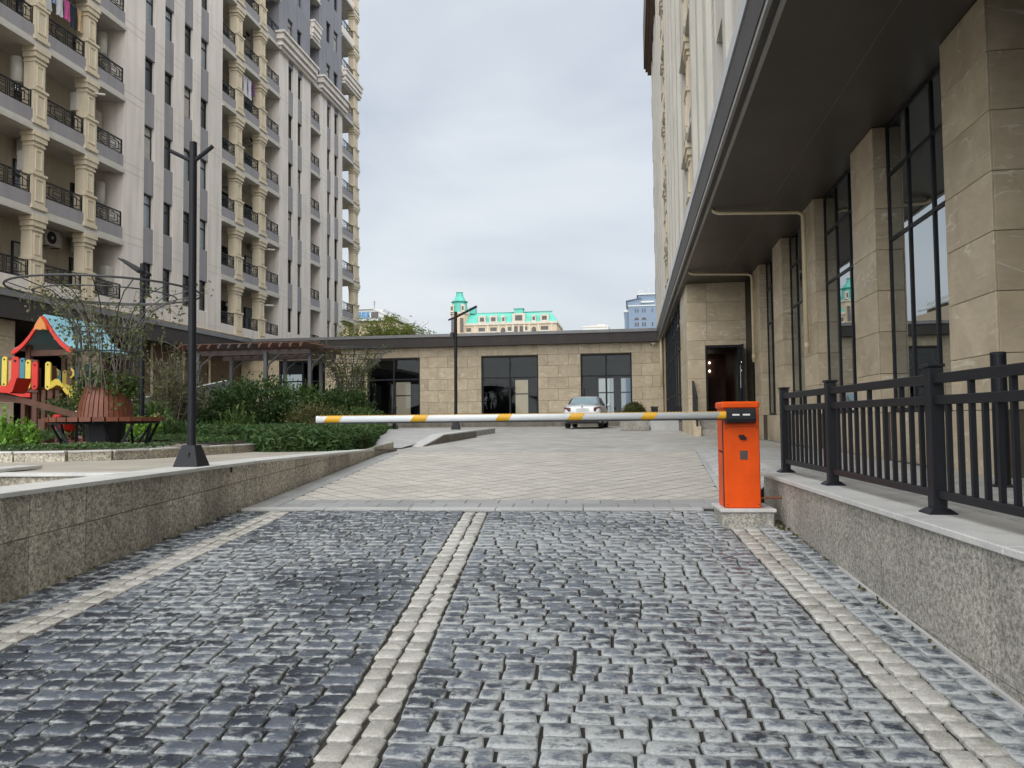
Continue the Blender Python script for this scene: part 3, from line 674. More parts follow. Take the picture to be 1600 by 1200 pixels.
# ================================================================ BUILDINGS
def panel_box(root, x0, x1, y0, y1, z0, z1, name='cladding_panel', mat='cladding', b=0.005):
    m = MB(); m.bbox(x0, x1, y0, y1, z0, z1, b); return m.build(name, mat, root)
WINS = {}
WRND = random.Random(17)
def window_piece(root, sx, X, yc, z0, wd, ht):
    # framed window of the towers: shared meshes, frame with its pane as a sub-part
    q_ = WRND.random(); pm = 'glass_dark' if q_ < 0.68 else ('glass_sky_reflection' if q_ < 0.88 else 'curtain_pale'); key = (sx, round(wd, 2), round(ht, 2), pm)
    if key not in WINS:
        f = MB(); t = 0.05; d = 0.05
        f.box(-d, d, -wd/2, -wd/2+t, 0, ht).box(-d, d, wd/2-t, wd/2, 0, ht).box(-d, d, -wd/2+t, wd/2-t, 0, t).box(-d, d, -wd/2+t, wd/2-t, ht-t, ht)
        f.box(-d, d, -wd/2+t, wd/2-t, ht*0.70, ht*0.70+t)
        if wd > 1.2: f.box(-d, d, -t/2, t/2, t, ht*0.70)
        p = MB(); p.box(-0.012, 0.012, -wd/2+t, wd/2-t, t, ht-t)
        a = f.mesh('window'); a.materials.append(MATS['metal_dark']); b = p.mesh('pane'); b.materials.append(MATS[pm]); WINS[key] = (a, b)
    a, b = WINS[key]
    o = put('window', a, root); o.matrix_parent_inverse = Matrix(); o.location = Vector((X, yc, z0))-root.location
    c = bpy.data.objects.new('pane', b); col.objects.link(c); c.parent = o
    return o
def in_view(p, mx=90, my=90):
    q = project(p); return q is not None and -mx < q[0] < 1600+mx and -my < q[1] < 1200+my
RAILS = {}
def railing_piece(root, X, y0, y1, z0, h=0.70):
    Lr = round(y1-y0, 2)
    if Lr not in RAILS:
        m = MB(); t = 0.035
        m.box(-t/2, t/2, 0, Lr, h-t, h).box(-t/2, t/2, 0, Lr, 0, t).box(-t/2, t/2, 0, t, 0, h).box(-t/2, t/2, Lr-t, Lr, 0, h)
        n = max(1, round(Lr/1.9)); w_ = Lr/n
        for k in range(n):
            c = w_*(k+0.5); a = 0.012
            for q in (-0.09, 0.0, 0.09): m.box(-a, a, c+q-0.016, c+q+0.016, t, h-t)
            for s in (-1, 1):
                for f, g_ in ((0.10, 0.62), (0.24, 0.46), (0.37, 0.30)):
                    y_a = c+s*0.15; y_b = c+s*min(w_/2-0.05, 0.15+g_*w_*0.62)
                    za, zb = f*h, (1-f)*h
                    m.bar((0, y_a, za), (0, y_b, za), 0.024, 0.026); m.bar((0, y_a, zb), (0, y_b, zb), 0.024, 0.026); m.bar((0, y_b, za), (0, y_b, zb), 0.024, 0.026)
                m.bar((0, c+s*0.12, 0.04), (0, c+s*min(w_/2-0.04, w_*0.47), h*0.36), 0.022, 0.024); m.bar((0, c+s*0.12, h-0.04), (0, c+s*min(w_/2-0.04, w_*0.47), h*0.62), 0.022, 0.024)
        me = m.mesh('railing'); me.materials.append(MATS['metal_black']); RAILS[Lr] = me
    o = put('railing', RAILS[Lr], root); o.matrix_parent_inverse = Matrix(); o.location = Vector((X, y0, z0))-root.location; return o
COLS = {}
def column_piece(root, sx, X, yc, b, wd, fl=3.333):
    key = (sx, round(wd, 2))
    if key not in COLS:
        m = MB(); h = wd/2
        def bx(hw, z0, z1, f): m.box(*(sorted((-sx*0.48, sx*f))), -hw, hw, z0, z1)
        bx(h*1.12, 0.30, 0.46, 0.10); bx(h*0.95, 0.46, 1.62, 0.05)               # foot and pedestal over the band
        bx(h*1.08, 1.62, 1.72, 0.10); bx(h*0.78, 1.72, 2.78, 0.0)               # ring and shaft
        bx(h*0.88, 2.78, 2.86, 0.05); bx(h*0.78, 2.86, 2.95, 0.02); bx(h*1.0, 2.95, 3.16, 0.09); bx(h*1.14, 3.16, fl+0.05, 0.13)
        # raised panel frames on pedestal and shaft
        for (hw, z0, z1, f) in ((h*0.62, 0.60, 1.50, 0.05), (h*0.50, 1.85, 2.66, 0.0)):
            t = 0.05; xa, xb = sorted((sx*f, sx*(f+0.03)))
            m.box(xa, xb, -hw, -hw+t, z0, z1).box(xa, xb, hw-t, hw, z0, z1).box(xa, xb, -hw+t, hw-t, z0, z0+t).box(xa, xb, -hw+t, hw-t, z1-t, z1)
        me = m.mesh('column'); me.materials.append(MATS['column_cream']); COLS[key] = me
    o = put('column', COLS[key], root); o.matrix_parent_inverse = Matrix(); o.location = Vector((X, yc, b))-root.location; return o

def sec(root, sx, X, y0, y1, strips, b0, nfl, ztop, depth=1.6, fl=3.333, mats=('facade_cream', 'facade_grey'), zgrey=None, wb=1.30, wt=2.93, zbase=5.5):
    # stretch of wall: full-height piers, between them windows over grey spandrels
    edges = [y0]+[e for s in strips for e in s]+[y1]
    zs = [(zbase, ztop, mats[0], mats[1])] if zgrey is None else [(zbase, zgrey, mats[0], mats[1]), (zgrey, ztop, 'facade_slate', 'metal_dark')]
    n = len(edges)//2
    for (za, zb, mp_, ms_) in zs:
        out_ = 0.0 if za < 20 or zgrey is None else -0.06
        for i in range(n):
            a, b_ = edges[2*i], edges[2*i+1]; dp = depth if i in (0, n-1) else 0.42
            m = MB(); m.box(*sorted((X+sx*out_, X-sx*dp)), a, b_, za, zb); m.build('pier', mp_, root)
    for (a, b_) in strips:
        for k in range(nfl):
            b = b0+k*fl; z0 = b+wb; z1 = b+wt
            if zgrey is not None and z1 > zgrey+0.3: pass
            zlo = b-fl+wt if k else zbase
            if in_view((X, (a+b_)/2, z0)) or in_view((X, (a+b_)/2, z1)):
                window_piece(root, sx, X-sx*0.22, (a+b_)/2, z0, b_-a, wt-wb)
            m = MB(); grey = ms_ if zgrey is None else ('facade_grey' if z0 < zgrey else 'facade_slate')
            m.box(*sorted((X-sx*0.03, X-sx*0.40)), a, b_, zlo, z0)
            m.build('spandrel', mats[0] if k == 0 else grey, root)
        m = MB(); m.box(*sorted((X-sx*0.40, X-sx*0.45)), a-0.02, b_+0.02, zbase, ztop); m.build('wall_backing', 'metal_dark', root)
    # fine horizontal joint grooves of the render
    for k in range(nfl):
        z = b0+k*fl+0.22
        if zgrey is not None and z > zgrey: continue
        for i in range(n):
            a, b_ = edges[2*i], edges[2*i+1]
            if b_-a > 0.5 and in_view((X, a, z)):
                m = MB(); m.box(*sorted((X, X+sx*0.006)), a, b_, z, z+0.02).box(*sorted((X, X+sx*0.006)), a, b_, z+0.36, z+0.38); m.build('joint', 'slab_light', root)
def bay(root, sx, X, y0, y1, cols, b0, nfl, fl=3.333, depth=1.6, cream_from=99, cw=0.75, doors=()):
    for k in range(nfl):
        b = b0+k*fl
        gm = 'facade_grey' if 0 < k < cream_from else 'facade_cream'
        if k > 0:
            m = MB(); m.box(*sorted((X-sx*depth, X+sx*0.02)), y0, y1, b+0.10, b+0.32); m.build('balcony_slab', 'slab_light', root)
            m = MB(); m.box(*sorted((X-sx*0.35, X+sx*0.10)), y0, y1, b, b+0.13).box(*sorted((X-sx*0.30, X+sx*0.05)), y0, y1, b+0.13, b+0.20); m.build('moulding', 'slab_light', root)
        m = MB(); m.box(*sorted((X-sx*0.14, X+sx*0.0)), y0, y1, b+0.33, b+0.86); m.build('band', gm, root)
        eds = [y0]+[e for c in sorted(cols) for e in (c-cw/2*0.95, c+cw/2*0.95)]+[y1]
        for i in range(0, len(eds), 2):
            if eds[i+1]-eds[i] > 0.3 and in_view((X, eds[i], b+1.2)):
                railing_piece(root, X-sx*0.08, eds[i]+0.01, eds[i+1]-0.01, b+0.88)
        for c in cols:
            if in_view((X, c, b+1.5), 120, 160): column_piece(root, sx, X, c, b, cw)
        for (dy, dw) in doors:
            if in_view((X, dy, b+1.5)): window_piece(root, sx, X-sx*(depth-0.04), dy, b+0.36, dw, 2.25)

# ---------------------------------------------------------------- left apartment tower with its podium
XT = -22.8; B0 = 5.35; FL = 3.333; NF = 11; ZT = 42.0
tw = thing('apartment_tower', 'tall cream and grey apartment tower with column balconies left of the plaza', 'building', (-23, 40, 0.2))
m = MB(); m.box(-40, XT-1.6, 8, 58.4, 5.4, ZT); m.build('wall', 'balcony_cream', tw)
sec(tw, 1, XT, 31.5, 40.0, [(33.0, 33.8), (34.56, 35.36), (36.26, 37.07), (37.8, 38.62)], B0, NF, ZT)
sec(tw, 1, XT, 47.2, 52.2, [(48.52, 49.31), (50.03, 50.76)], B0, NF, ZT, zgrey=25.6)
sec(tw, 1, XT, 53.9, 58.4, [(55.26, 56.02), (56.73, 57.59)], B0, NF, ZT, zgrey=25.6)
bay(tw, 1, XT, 17.0, 31.5, [29.32, 26.45, 23.5, 20.6], B0, NF, doors=((27.5, 1.1), (24.6, 1.1), (30.6, 0.9)), cw=0.70)
bay(tw, 1, XT, 40.0, 47.2, [41.95, 44.85], B0, NF, doors=((43.2, 1.2), (40.8, 1.0), (46.2, 1.2)), cw=0.85)
bay(tw, 1, XT, 52.2, 53.9, [], B0, NF, cream_from=7, doors=((53.0, 0.9),))
bay(tw, 1, XT, 58.4, 62.3, [61.5], B0, NF, cream_from=7, cw=1.2, depth=3.4)
for k in range(NF):                       # far-side edge of the open corner balconies
    b = B0+k*FL
    m = MB(); m.box(XT-3.4, XT-0.15, 62.16, 62.3, b+0.33, b+0.86); m.build('band', 'facade_grey' if k < 7 else 'facade_cream', tw)
def cornice(root, sx, X, y0, y1, z, mat='facade_cream', k_=1.0):
    m = MB()
    for (f, za, zb, e) in ((0.22, 0, 0.22, 0.22), (0.38, 0.22, 0.42, 0.34), (0.30, 0.42, 0.60, 0.28), (0.48, 0.60, 0.98, 0.44), (0.60, 0.98, 1.12, 0.55)):
        m.box(*sorted((X-sx*0.3, X+sx*f*k_)), y0-e*k_, y1+e*0.4*k_, z+za, z+zb)
    m.build('cornice', mat, root)
cornice(tw, 1, XT, 47.2, 52.2, 25.35); cornice(tw, 1, XT, 53.9, 58.4, 25.35); cornice(tw, 1, XT, 58.8, 62.3, 28.2, 'facade_cream', 0.6); cornice(tw, 1, XT, 52.5, 53.6, 29.0, 'facade_cream', 0.5)
# podium: fascia, soffit, columns and dark glazing at ground level
XP = -22.2
m = MB(); m.box(XP-0.25, XP, 6, 42.38, 4.46, 5.25).box(XP-0.30, XP+0.03, 6, 42.36, 4.46, 4.56); m.build('fascia', 'fascia_dark', tw)
m = MB(); m.box(XP-0.3, XP+0.06, 6, 42.33, 5.255, 5.48); m.build('flashing', 'flashing', tw)
m = MB(); m.box(XT-0.4, XP-0.05, 6, 43, 5.36, 5.40); m.build('podium_roof', 'flashing', tw)
m = MB(); m.box(-40, XP-0.26, 6, 60, 4.50, 5.35); m.build('soffit', 'soffit', tw)
m = MB(); m.tube([(XP-0.25, 8, 5.60), (XP-0.25, 42.2, 5.60)], 0.045, 8); m.build('gas_pipe', 'cream_pipe', tw)
m = MB(); m.box(-27.2, -26.8, 6, 44, 0.0, 4.5); m.build('ground_wall', 'metal_dark', tw)
for y in np.arange(8.0, 42, 2.3):
    m = MB(); m.box(-26.79, -26.76, y, y+2.1, 0.4, 4.2); m.build('pane', 'glass_dark', tw)
for y in (10.5, 15.2, 19.9, 24.6, 29.3):
    for z in range(7):
        panel_box(tw, XP-1.35, XP-0.55, y, y+0.8, 0.15+z*0.62, 0.15+z*0.62+0.612)
m = MB(); m.box(-24.0, -23.2, 33.0, 43.2, 0.0, 4.5); m.build('ground_wall', 'shutter_brown', tw)
for y in (34.2, 36.9, 39.4, 41.9):
    m = MB(); m.tube([(-23.1, y, 0.3), (-23.1, y, 4.5)], 0.06, 8); m.build('drainpipe', 'cream_pipe', tw)

# ---------------------------------------------------------------- far low building
YF = 42.9
fb = thing('commercial_building', 'low stone-clad shop building with dark roof edge across the far plaza', 'building', (-10, 46, 0.4))
WZ = (0.52, 4.20)
fwin = [(-20.7, -17.82), (-15.22, -12.07), (-8.45, -5.19), (-2.80, 0.02)]
# stone shell pieces behind the panels, window openings left free
xs = [-23.2]+[e for wv in fwin for e in wv]+[2.2]
for i in range(0, len(xs), 2):
    m = MB(); m.box(xs[i], xs[i+1], YF+0.03, YF+0.35, 0.0, 4.80); m.build('wall', 'cladding_gap', fb)
for (a, b_) in fwin:
    m = MB(); m.box(a, b_, YF+0.03, YF+0.35, WZ[1], 4.80).box(a, b_, YF+0.03, YF+0.35, 0.0, WZ[0]); m.build('wall', 'cladding_gap', fb)
zr = [0.45, 0.98, 1.64, 2.31, 2.95, 3.62, 4.24, 4.80]
for r_ in range(len(zr)-1):
    x = 1.72-(0.58 if r_ % 2 else 0.0); x1 = 1.72
    edges = [1.72]
    while x > -23:
        if x < edges[-1]-0.1: edges.append(x)
        x -= 1.155
    edges.append(-23.1)
    for i in range(len(edges)-1):
        a, b_ = edges[i+1], edges[i]
        segs = [(a, b_)]
        if zr[r_+1] <= WZ[1]+0.1:
            for (wa, wb_) in fwin:
                ns = []
                for (p, q) in segs:
                    if q <= wa or p >= wb_: ns.append((p, q))
                    else:
                        if p < wa: ns.append((p, wa))
                        if q > wb_: ns.append((wb_, q))
                segs = ns
        for (p, q) in segs:
            if q-p > 0.06: panel_box(fb, p+0.006, q-0.006, YF, YF+0.029, zr[r_]+0.006, zr[r_+1]-0.006)
for wi, (a, b_) in enumerate(fwin):
    f = MB(); t = 0.09; d0, d1 = YF+0.12, YF+0.22; mid = (a+b_)/2; zt = 2.94
    f.box(a, a+t, d0, d1, WZ[0], WZ[1]).box(b_-t, b_, d0, d1, WZ[0], WZ[1]).box(a+t, b_-t, d0, d1, WZ[1]-t, WZ[1]).box(a+t, b_-t, d0, d1, WZ[0], WZ[0]+t)
    f.box(mid-0.05, mid+0.05, d0-.01, d1, WZ[0]+t, WZ[1]-t).box(a+t, mid-.05, d0, d1, zt, zt+0.08).box(mid+.05, b_-t, d0, d1, zt, zt+0.08)
    wo = f.build('window', 'metal_black', fb)
    for (p, q) in ((a+t, mid-.05), (mid+.05, b_-t)):
        for (z0, z1) in ((WZ[0]+t, zt), (zt+.08, WZ[1]-t)):
            m = MB(); m.box(p, q, YF+0.16, YF+0.175, z0, z1); m.build('pane', 'glass_shop', wo)
# room inside, with windows on its far side
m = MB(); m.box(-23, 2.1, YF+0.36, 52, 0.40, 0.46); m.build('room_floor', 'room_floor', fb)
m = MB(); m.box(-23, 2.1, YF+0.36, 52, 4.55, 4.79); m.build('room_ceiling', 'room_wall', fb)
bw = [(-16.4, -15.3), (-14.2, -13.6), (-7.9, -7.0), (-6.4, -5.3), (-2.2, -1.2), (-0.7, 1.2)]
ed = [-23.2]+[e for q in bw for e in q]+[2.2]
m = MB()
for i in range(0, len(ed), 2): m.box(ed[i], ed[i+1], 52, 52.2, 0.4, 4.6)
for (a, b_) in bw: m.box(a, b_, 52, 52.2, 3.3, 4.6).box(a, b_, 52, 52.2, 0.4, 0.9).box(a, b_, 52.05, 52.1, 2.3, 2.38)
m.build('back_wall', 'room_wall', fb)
for x in (-18, -11.2, -4.6, -9.6, -13.0):
    m = MB(); m.box(x-0.3, x+0.3, 46.0, 46.6, 0.4, 4.6); m.build('pillar', 'room_wall', fb)
m = MB(); m.box(-22.2, 1.44, 42.40, 42.9, 4.86, 5.33).box(-22.2, 1.46, 42.34, 42.5, 4.78, 4.86); m.build('fascia', 'fascia_dark', fb)
m = MB(); m.box(-22.2, 1.42, 42.33, 43.2, 5.335, 5.50); m.build('flashing', 'flashing', fb)
m = MB(); m.box(-22.2, 2.2, 42.42, 56, 4.81, 5.334); m.build('roof', 'flashing', fb)
# pavement and kerb along the far building
fs = MB(); fs.box(-22.5, 1.74, 39.62, 42.9, -0.2, 0.45); struct(fs.build('far_pavement', 'side_pave'))
kx = -22.0; kb = thing('kerb', 'long grey kerb of granite blocks along the far building', 'kerb', (-10, 39.5, 0.2))
while kx < 1.0:
    panel_box(kb, kx+0.004, min(1.0, kx+1.2)-0.004, 39.45, 39.61, 0.1, 0.46, 'kerb_stone', 'granite_dark', 0.01); kx += 1.2

# ---------------------------------------------------------------- right building: arcade at street level, tower above
rb = thing('office_building', 'stone and glass building with deep dark overhang on the right of the ramp', 'building', (6, 20, 0))
XW = 3.55; XG = 3.75
zr2 = [-0.02, 0.66, 1.22, 1.83, 2.43, 3.03, 3.64, 4.24, 4.845]
near = [0.9, 4.5, 8.15, 11.8, 15.5, 18.8, 22.0]; CW = 1.13
XDEEP = 4.55                            # the bay nearest the camera is set back deeper
for c in near:
    m = MB(); m.box(XW+0.026, XDEEP+0.3 if c in (4.5, 8.15) else XG+0.3, c+0.026, c+CW-0.026, -0.02, 4.84); m.build('column_core', 'cladding_gap', rb)
    for r_ in range(len(zr2)-1):
        z0, z1 = zr2[r_]+0.003, zr2[r_+1]-0.003
        panel_box(rb, XW, XW+0.025, c, c+CW, z0, z1)
        if r_ > 0:
            panel_box(rb, XW+0.026, (XDEEP if c == 8.15 else XG)-0.01, c, c+0.025, z0, z1); panel_box(rb, XW+0.026, XG-0.01, c+CW-0.025, c+CW, z0, z1)
gaps = [(near[i]+CW, near[i+1]) for i in range(len(near)-1)]+[(near[-1]+CW, 24.7)]
XG0 = XG
for (a, b_) in gaps:
    XG = XDEEP if b_ == 8.15 else XG0
    m = MB(); m.box(XG-0.04, XG+0.3, a, b_, -0.02, 0.62); m.build('sill_wall', 'cladding_gap', rb)
    nq = 2
    for k in range(nq):
        panel_box(rb, XG-0.075, XG-0.045, a+(b_-a)*k/nq+0.003, a+(b_-a)*(k+1)/nq-0.003, -0.02, 0.655)
    f = MB(); t = 0.06; d0, d1 = XG-0.012, XG+0.07; z0, z1 = 0.66, 4.84; n = 3 if b_-a > 2 else 1
    f.box(d0, d1, a, a+t, z0, z1).box(d0, d1, b_-t, b_, z0, z1).box(d0, d1, a+t, b_-t, z0, z0+t).box(d0, d1, a+t, b_-t, z1-t, z1)
    for k in range(1, n): y = a+(b_-a)*k/n; f.box(d0-.006, d1, y-0.025, y+0.025, z0+t, z1-t)
    for zt in (3.13, 4.08): f.box(d0-.003, d1-.004, a+t, b_-t, zt, zt+0.05)
    wo = f.build('window', 'metal_black', rb)
    for k in range(n):
        ya, yb = a+(b_-a)*k/n+0.03, a+(b_-a)*(k+1)/n-0.03
        for (p, q) in ((z0+t, 3.13), (3.19, 4.08), (4.14, z1-t)):
            m = MB(); m.box(XG+0.004, XG+0.012, ya, yb, p, q); m.build('pane', 'glass_street', wo)
XG = XG0
m = MB(); m.box(XG+0.3, 12, -6, 24.7, -0.02, 0.0); m.build('room_floor', 'room_floor', rb)
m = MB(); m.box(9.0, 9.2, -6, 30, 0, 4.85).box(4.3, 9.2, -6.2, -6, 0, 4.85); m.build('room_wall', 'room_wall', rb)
m = MB(); m.box(1.62, 12, -6, 24.76, 4.85, 5.2).box(1.50, 1.76, 24.77, 42.9, 4.86, 5.2); m.build('soffit', 'soffit', rb)
m = MB(); m.box(2.78, 2.785, -6, 24.7, 4.846, 4.8495); m.build('soffit_joint', 'flashing', rb)
# roof edge: pale flashing, dark fascia and two mouldings
m = MB(); m.box(1.44, 1.7, -6, 42.33, 4.97, 5.52); m.build('fascia', 'fascia_dark', rb)
m = MB(); m.box(1.42, 1.95, -6, 56, 5.525, 5.74); m.build('flashing', 'flashing_pale', rb)
m = MB(); m.box(1.455, 1.60, -6, 42.33, 4.89, 4.965); m.build('moulding', 'fascia_mould', rb)
m = MB(); m.box(1.50, 1.62, -6, 42.33, 4.865, 4.888); m.build('soffit_gap', 'fascia_dark', rb)
m = MB(); m.box(1.57, 1.618, -6, 42.33, 4.828, 4.864); m.build('moulding', 'fascia_mould', rb)
# entrance block
YE = 24.73; XB = 1.76
m = MB(); m.box(XB+0.026, 2.31, YE+0.026, 26.0, 0.0, 4.84).box(3.36, 4.2, YE+0.026, 26.0, 0.0, 4.84).box(2.31, 3.36, YE+0.026, 26, 2.87, 4.84); m.build('entrance_core', 'cladding_gap', rb)
m = MB(); m.box(XB+0.026, 2.0, 26.0, 28.0, 0.0, 4.84).box(XB+0.026, 2.0, 40.4, 42.93, 0.0, 4.84); m.build('entrance_core', 'cladding_gap', rb)
for r_ in range(len(zr2)-1):
    z0, z1 = zr2[r_]+0.003, zr2[r_+1]-0.003
    for (a, b_) in ((XB, 2.37), (2.37, 3.56)):
        if z0 > 2.9: panel_box(rb, a+.003, b_-.003, YE, YE+0.025, z0, z1)
        elif a == XB: panel_box(rb, a+.003, 2.307, YE, YE+0.025, z0, z1)
        else:
            panel_box(rb, 3.363, 3.553, YE, YE+0.025, z0, z1)
            if z1 > 2.9: panel_box(rb, 2.313, 3.357, YE, YE+0.025, 2.873, z1)
    for (a, b_) in ((YE+0.026, 26.35), (26.35, 28.0), (40.4, 41.6), (41.6, 42.86)):
        panel_box(rb, XB, XB+0.025, a+.003, b_-.003, z0, z1)
# open entrance door and the lobby behind it
fr = MB(); fr.box(2.31, 2.37, YE+0.04, YE+0.14, 0.76, 2.87).box(3.30, 3.36, YE+0.04, YE+0.14, 0.76, 2.87).box(2.37, 3.30, YE+0.04, YE+0.14, 2.80, 2.87); fr.build('door_frame', 'metal_black', rb)
m = MB(); m.box(2.31, 3.36, 28.6, 28.7, 0.7, 2.9).box(2.28, 2.31, 26, 28.7, 0.7, 2.9).box(3.36, 3.39, 26, 28.7, 0.7, 2.9).box(2.3, 3.4, 25, 28.7, 2.9, 2.95).box(2.3, 3.4, 24.9, 28.7, 0.70, 0.75); m.build('lobby', 'timber_dark', rb)
mk('reflection_glow', (1.0, 0.95, 0.85)); MATS['reflection_glow'].node_tree.nodes['Principled BSDF'].inputs['Emission Color'].default_value = (1, 0.95, 0.85, 1); MATS['reflection_glow'].node_tree.nodes['Principled BSDF'].inputs['Emission Strength'].default_value = 3.0
for z in (2.25, 2.55):  # glowing beads imitate two bright reflections in the doorway, not fittings
    m = MB(); m.lathe([(0.01, z), (0.028, z+0.02), (0.028, z+0.05), (0.01, z+0.07)], 8, (2.80, 28.55)); m.build('reflection_spot', 'reflection_glow', rb)
dl = MB(); dl.box(3.33, 3.39, YE-0.62, YE+0.03, 0.80, 0.92).box(3.33, 3.39, YE-0.62, YE+0.03, 2.74, 2.84).box(3.33, 3.39, YE-0.62, YE-0.53, 0.92, 2.74).box(3.33, 3.39, YE-0.06, YE+0.03, 0.92, 2.74); do = dl.build('door', 'metal_black', rb)
m = MB(); m.box(3.352, 3.366, YE-0.53, YE-0.06, 0.92, 2.74); m.build('pane', 'glass_street', do)
m = MB(); m.tube([(3.30, YE-0.50, 1.5), (3.30, YE-0.50, 2.2)], 0.015, 6); m.build('handle', 'chrome', do)
# glazed flank of the block
f = MB(); 
for k in range(9): y = 28.0+k*1.55; f.box(XB, XB+0.08, min(y, 40.33), min(y, 40.33)+0.06, 0.45, 4.84)
for z in (0.45, 1.5, 3.13, 4.0, 4.78): f.box(XB+0.012, XB+0.07, 28.06, 40.36, z, z+0.06)
wo = f.build('window', 'metal_black', rb)
for k in range(8):
    y = 28.0+k*1.55
    for (p, q) in ((0.51, 1.5), (1.56, 3.13), (3.19, 4.0), (4.06, 4.78)):
        m = MB(); m.box(XB+0.04, XB+0.052, y+.06, min(y+1.55, 40.33), p, q); m.build('pane', 'glass_street', wo)
m = MB(); m.box(XB, 2.0, 28.0, 40.4, 0.0, 0.449); m.build('sill_wall', 'granite_dark', rb)
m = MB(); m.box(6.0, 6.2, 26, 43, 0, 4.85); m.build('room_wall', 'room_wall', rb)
# drain pipes
for (y, zb) in ((15.9, 1.86), (22.6, 2.17)):
    m = MB(); m.tube([(1.69, y, 4.86), (1.72, y, 4.79), (1.80, y, 4.76), (3.34, y, 4.70), (3.44, y, 4.64), (3.45, y, 4.5), (3.45, y, zb)], 0.040, 10)
    m.tube([(3.45, y, zb+0.1), (3.45, y, zb+0.22)], 0.050, 10); m.build('drainpipe', 'cream_pipe', rb, True)
m = MB(); m.tube([(1.60, 41.95, 4.9), (1.60, 41.95, 2.25)], 0.07, 10); m.build('drainpipe', 'cream_pipe', rb, True)
# upper floors
XU = 1.9; BU = 5.75
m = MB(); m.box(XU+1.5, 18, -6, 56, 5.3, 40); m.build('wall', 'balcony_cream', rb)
m = MB(); m.box(XU+0.5, 18, -6, 56, 5.28, 5.76); m.build('floor_slab', 'slab_light', rb)
PM = ('facade_cream_pale', 'facade_grey')
sec(rb, -1, XU, -6, 22.2, [(6.4, 8.2), (10.6, 11.4), (12.6, 13.4), (14.85, 16.7), (17.95, 18.75), (19.9, 20.7)], BU, 9, 38, depth=1.5, mats=('facade_cream_pale', 'facade_cream_pale'), zbase=5.74)
bay(rb, -1, XU, 22.2, 26.5, [24.3], BU, 9, depth=1.5, cw=0.85)
sec(rb, -1, XU, 26.5, 36.5, [(28.4, 29.2), (30.6, 31.4), (32.7, 33.5), (34.6, 35.4)], BU, 9, 38, depth=1.5, mats=('facade_cream_pale', 'facade_cream_pale'), zbase=5.74)
bay(rb, -1, XU, 36.5, 41.5, [38.2, 40.2], BU, 9, depth=1.5, cw=0.85)
sec(rb, -1, XU, 41.5, 56, [(43.4, 44.2), (46.2, 47.0), (49.4, 50.2), (52.6, 53.4)], BU, 9, 38, depth=1.5, mats=('facade_cream_pale', 'facade_cream_pale'), zbase=5.74)
for y in (7.0, 9.2, 10.0, 11.8, 13.9, 17.2, 19.2, 21.2, 27.2, 29.7, 31.8, 33.9, 35.8, 42.2, 45.0, 47.6, 48.8, 51.0, 54.0):
    m = MB(); m.box(XU-0.13, XU-0.002, y, y+0.42, 5.75, 38); m.build('pilaster', 'facade_cream_pale', rb)
for k in range(6):
    b = BU+k*FL; m = MB(); m.box(XU-0.10, XU, 54.9, 56.1, b+0.1, b+1.5); m.build('balcony_end', 'metal_dark', rb)
m = MB()
for (f, za, zb) in ((0.35, 0, 0.25), (0.5, 0.25, 0.5), (0.62, 0.5, 3.6)): m.box(XU-f, XU, 45.0-f, 56.2, 25.7+za, 25.7+zb)
m.build('cornice', 'shutter_brown', rb)

# ---------------------------------------------------------------- entrance steps, ramp, planter, bin, camera
es = thing('entrance_steps', 'grey granite steps up to the open dark entrance door', 'stairs', (2.7, 24, 0.08))
for k in range(4):
    m = MB(); m.bbox(2.02, 3.54, 23.30+k*0.34, 24.72, 0.0, 0.08+0.172*(k+1), 0.008); m.build('step', 'granite_cool', es)
m = MB(); m.prism([(23.2, 0.0), (24.72, 0.0), (24.72, 0.84), (23.2, 0.30)], 'x', 1.78, 2.0); m.build('cheek_wall', 'cladding', es)
hr = thing('handrail', 'dark metal handrail on the cheek of the entrance steps', 'handrail', (1.9, 23.3, 0.3))
m = MB(); m.tube([(1.90, 23.35, 0.2), (1.90, 23.35, 1.22)], 0.03, 8); m.build('post', 'metal_dark', hr)
m = MB(); m.tube([(1.90, 24.6, 0.6), (1.90, 24.6, 1.74)], 0.03, 8); m.build('post', 'metal_dark', hr)
m = MB(); m.bar((1.90, 23.30, 1.22), (1.90, 24.66, 1.74), 0.06, 0.05); m.build('rail', 'metal_dark', hr)
m = MB(); m.bar((1.90, 23.30, 0.72), (1.90, 24.66, 1.24), 0.03, 0.03); m.build('rail', 'metal_dark', hr)
for k in range(1, 8):
    y = 23.35+k*1.25/8; m = MB(); m.bar((1.9, y, 0.35+(y-23.35)*0.36), (1.9, y, 1.20+(y-23.35)*0.415), 0.02); m.build('picket', 'metal_dark', hr)
ar = thing('access_ramp', 'pale grey sloped access ramp beside the granite planter', 'ramp', (1.2, 31, 0.15))
m = MB(); m.prism([(30.05, 0.10), (39.4, 0.10), (39.4, 0.46), (30.05, 0.18)], 'x', 0.72, 1.75); m.build('slope', 'granite_dark', ar)
for k in range(6):
    ya, yb = 30.06+k*1.55, 30.06+(k+1)*1.55-0.01; zf = lambda y: 0.186+(y-30.05)*0.0295
    m = MB(); m.add([(0.73, ya, zf(ya)), (1.74, ya, zf(ya)), (1.74, yb, zf(yb)), (0.73, yb, zf(yb))], [(0, 1, 2, 3)]); m.build('slab', 'kerb_pale', ar)
m = MB(); m.bbox(0.70, 1.76, 29.96, 30.045, 0.08, 0.56, 0.01); m.build('end_slab', 'kerb_pale', ar)
gp = thing('granite_planter', 'square speckled granite planter near the parked car', 'planter', (0.08, 31, 0.15))
z0 = 0.14; zt = 0.80
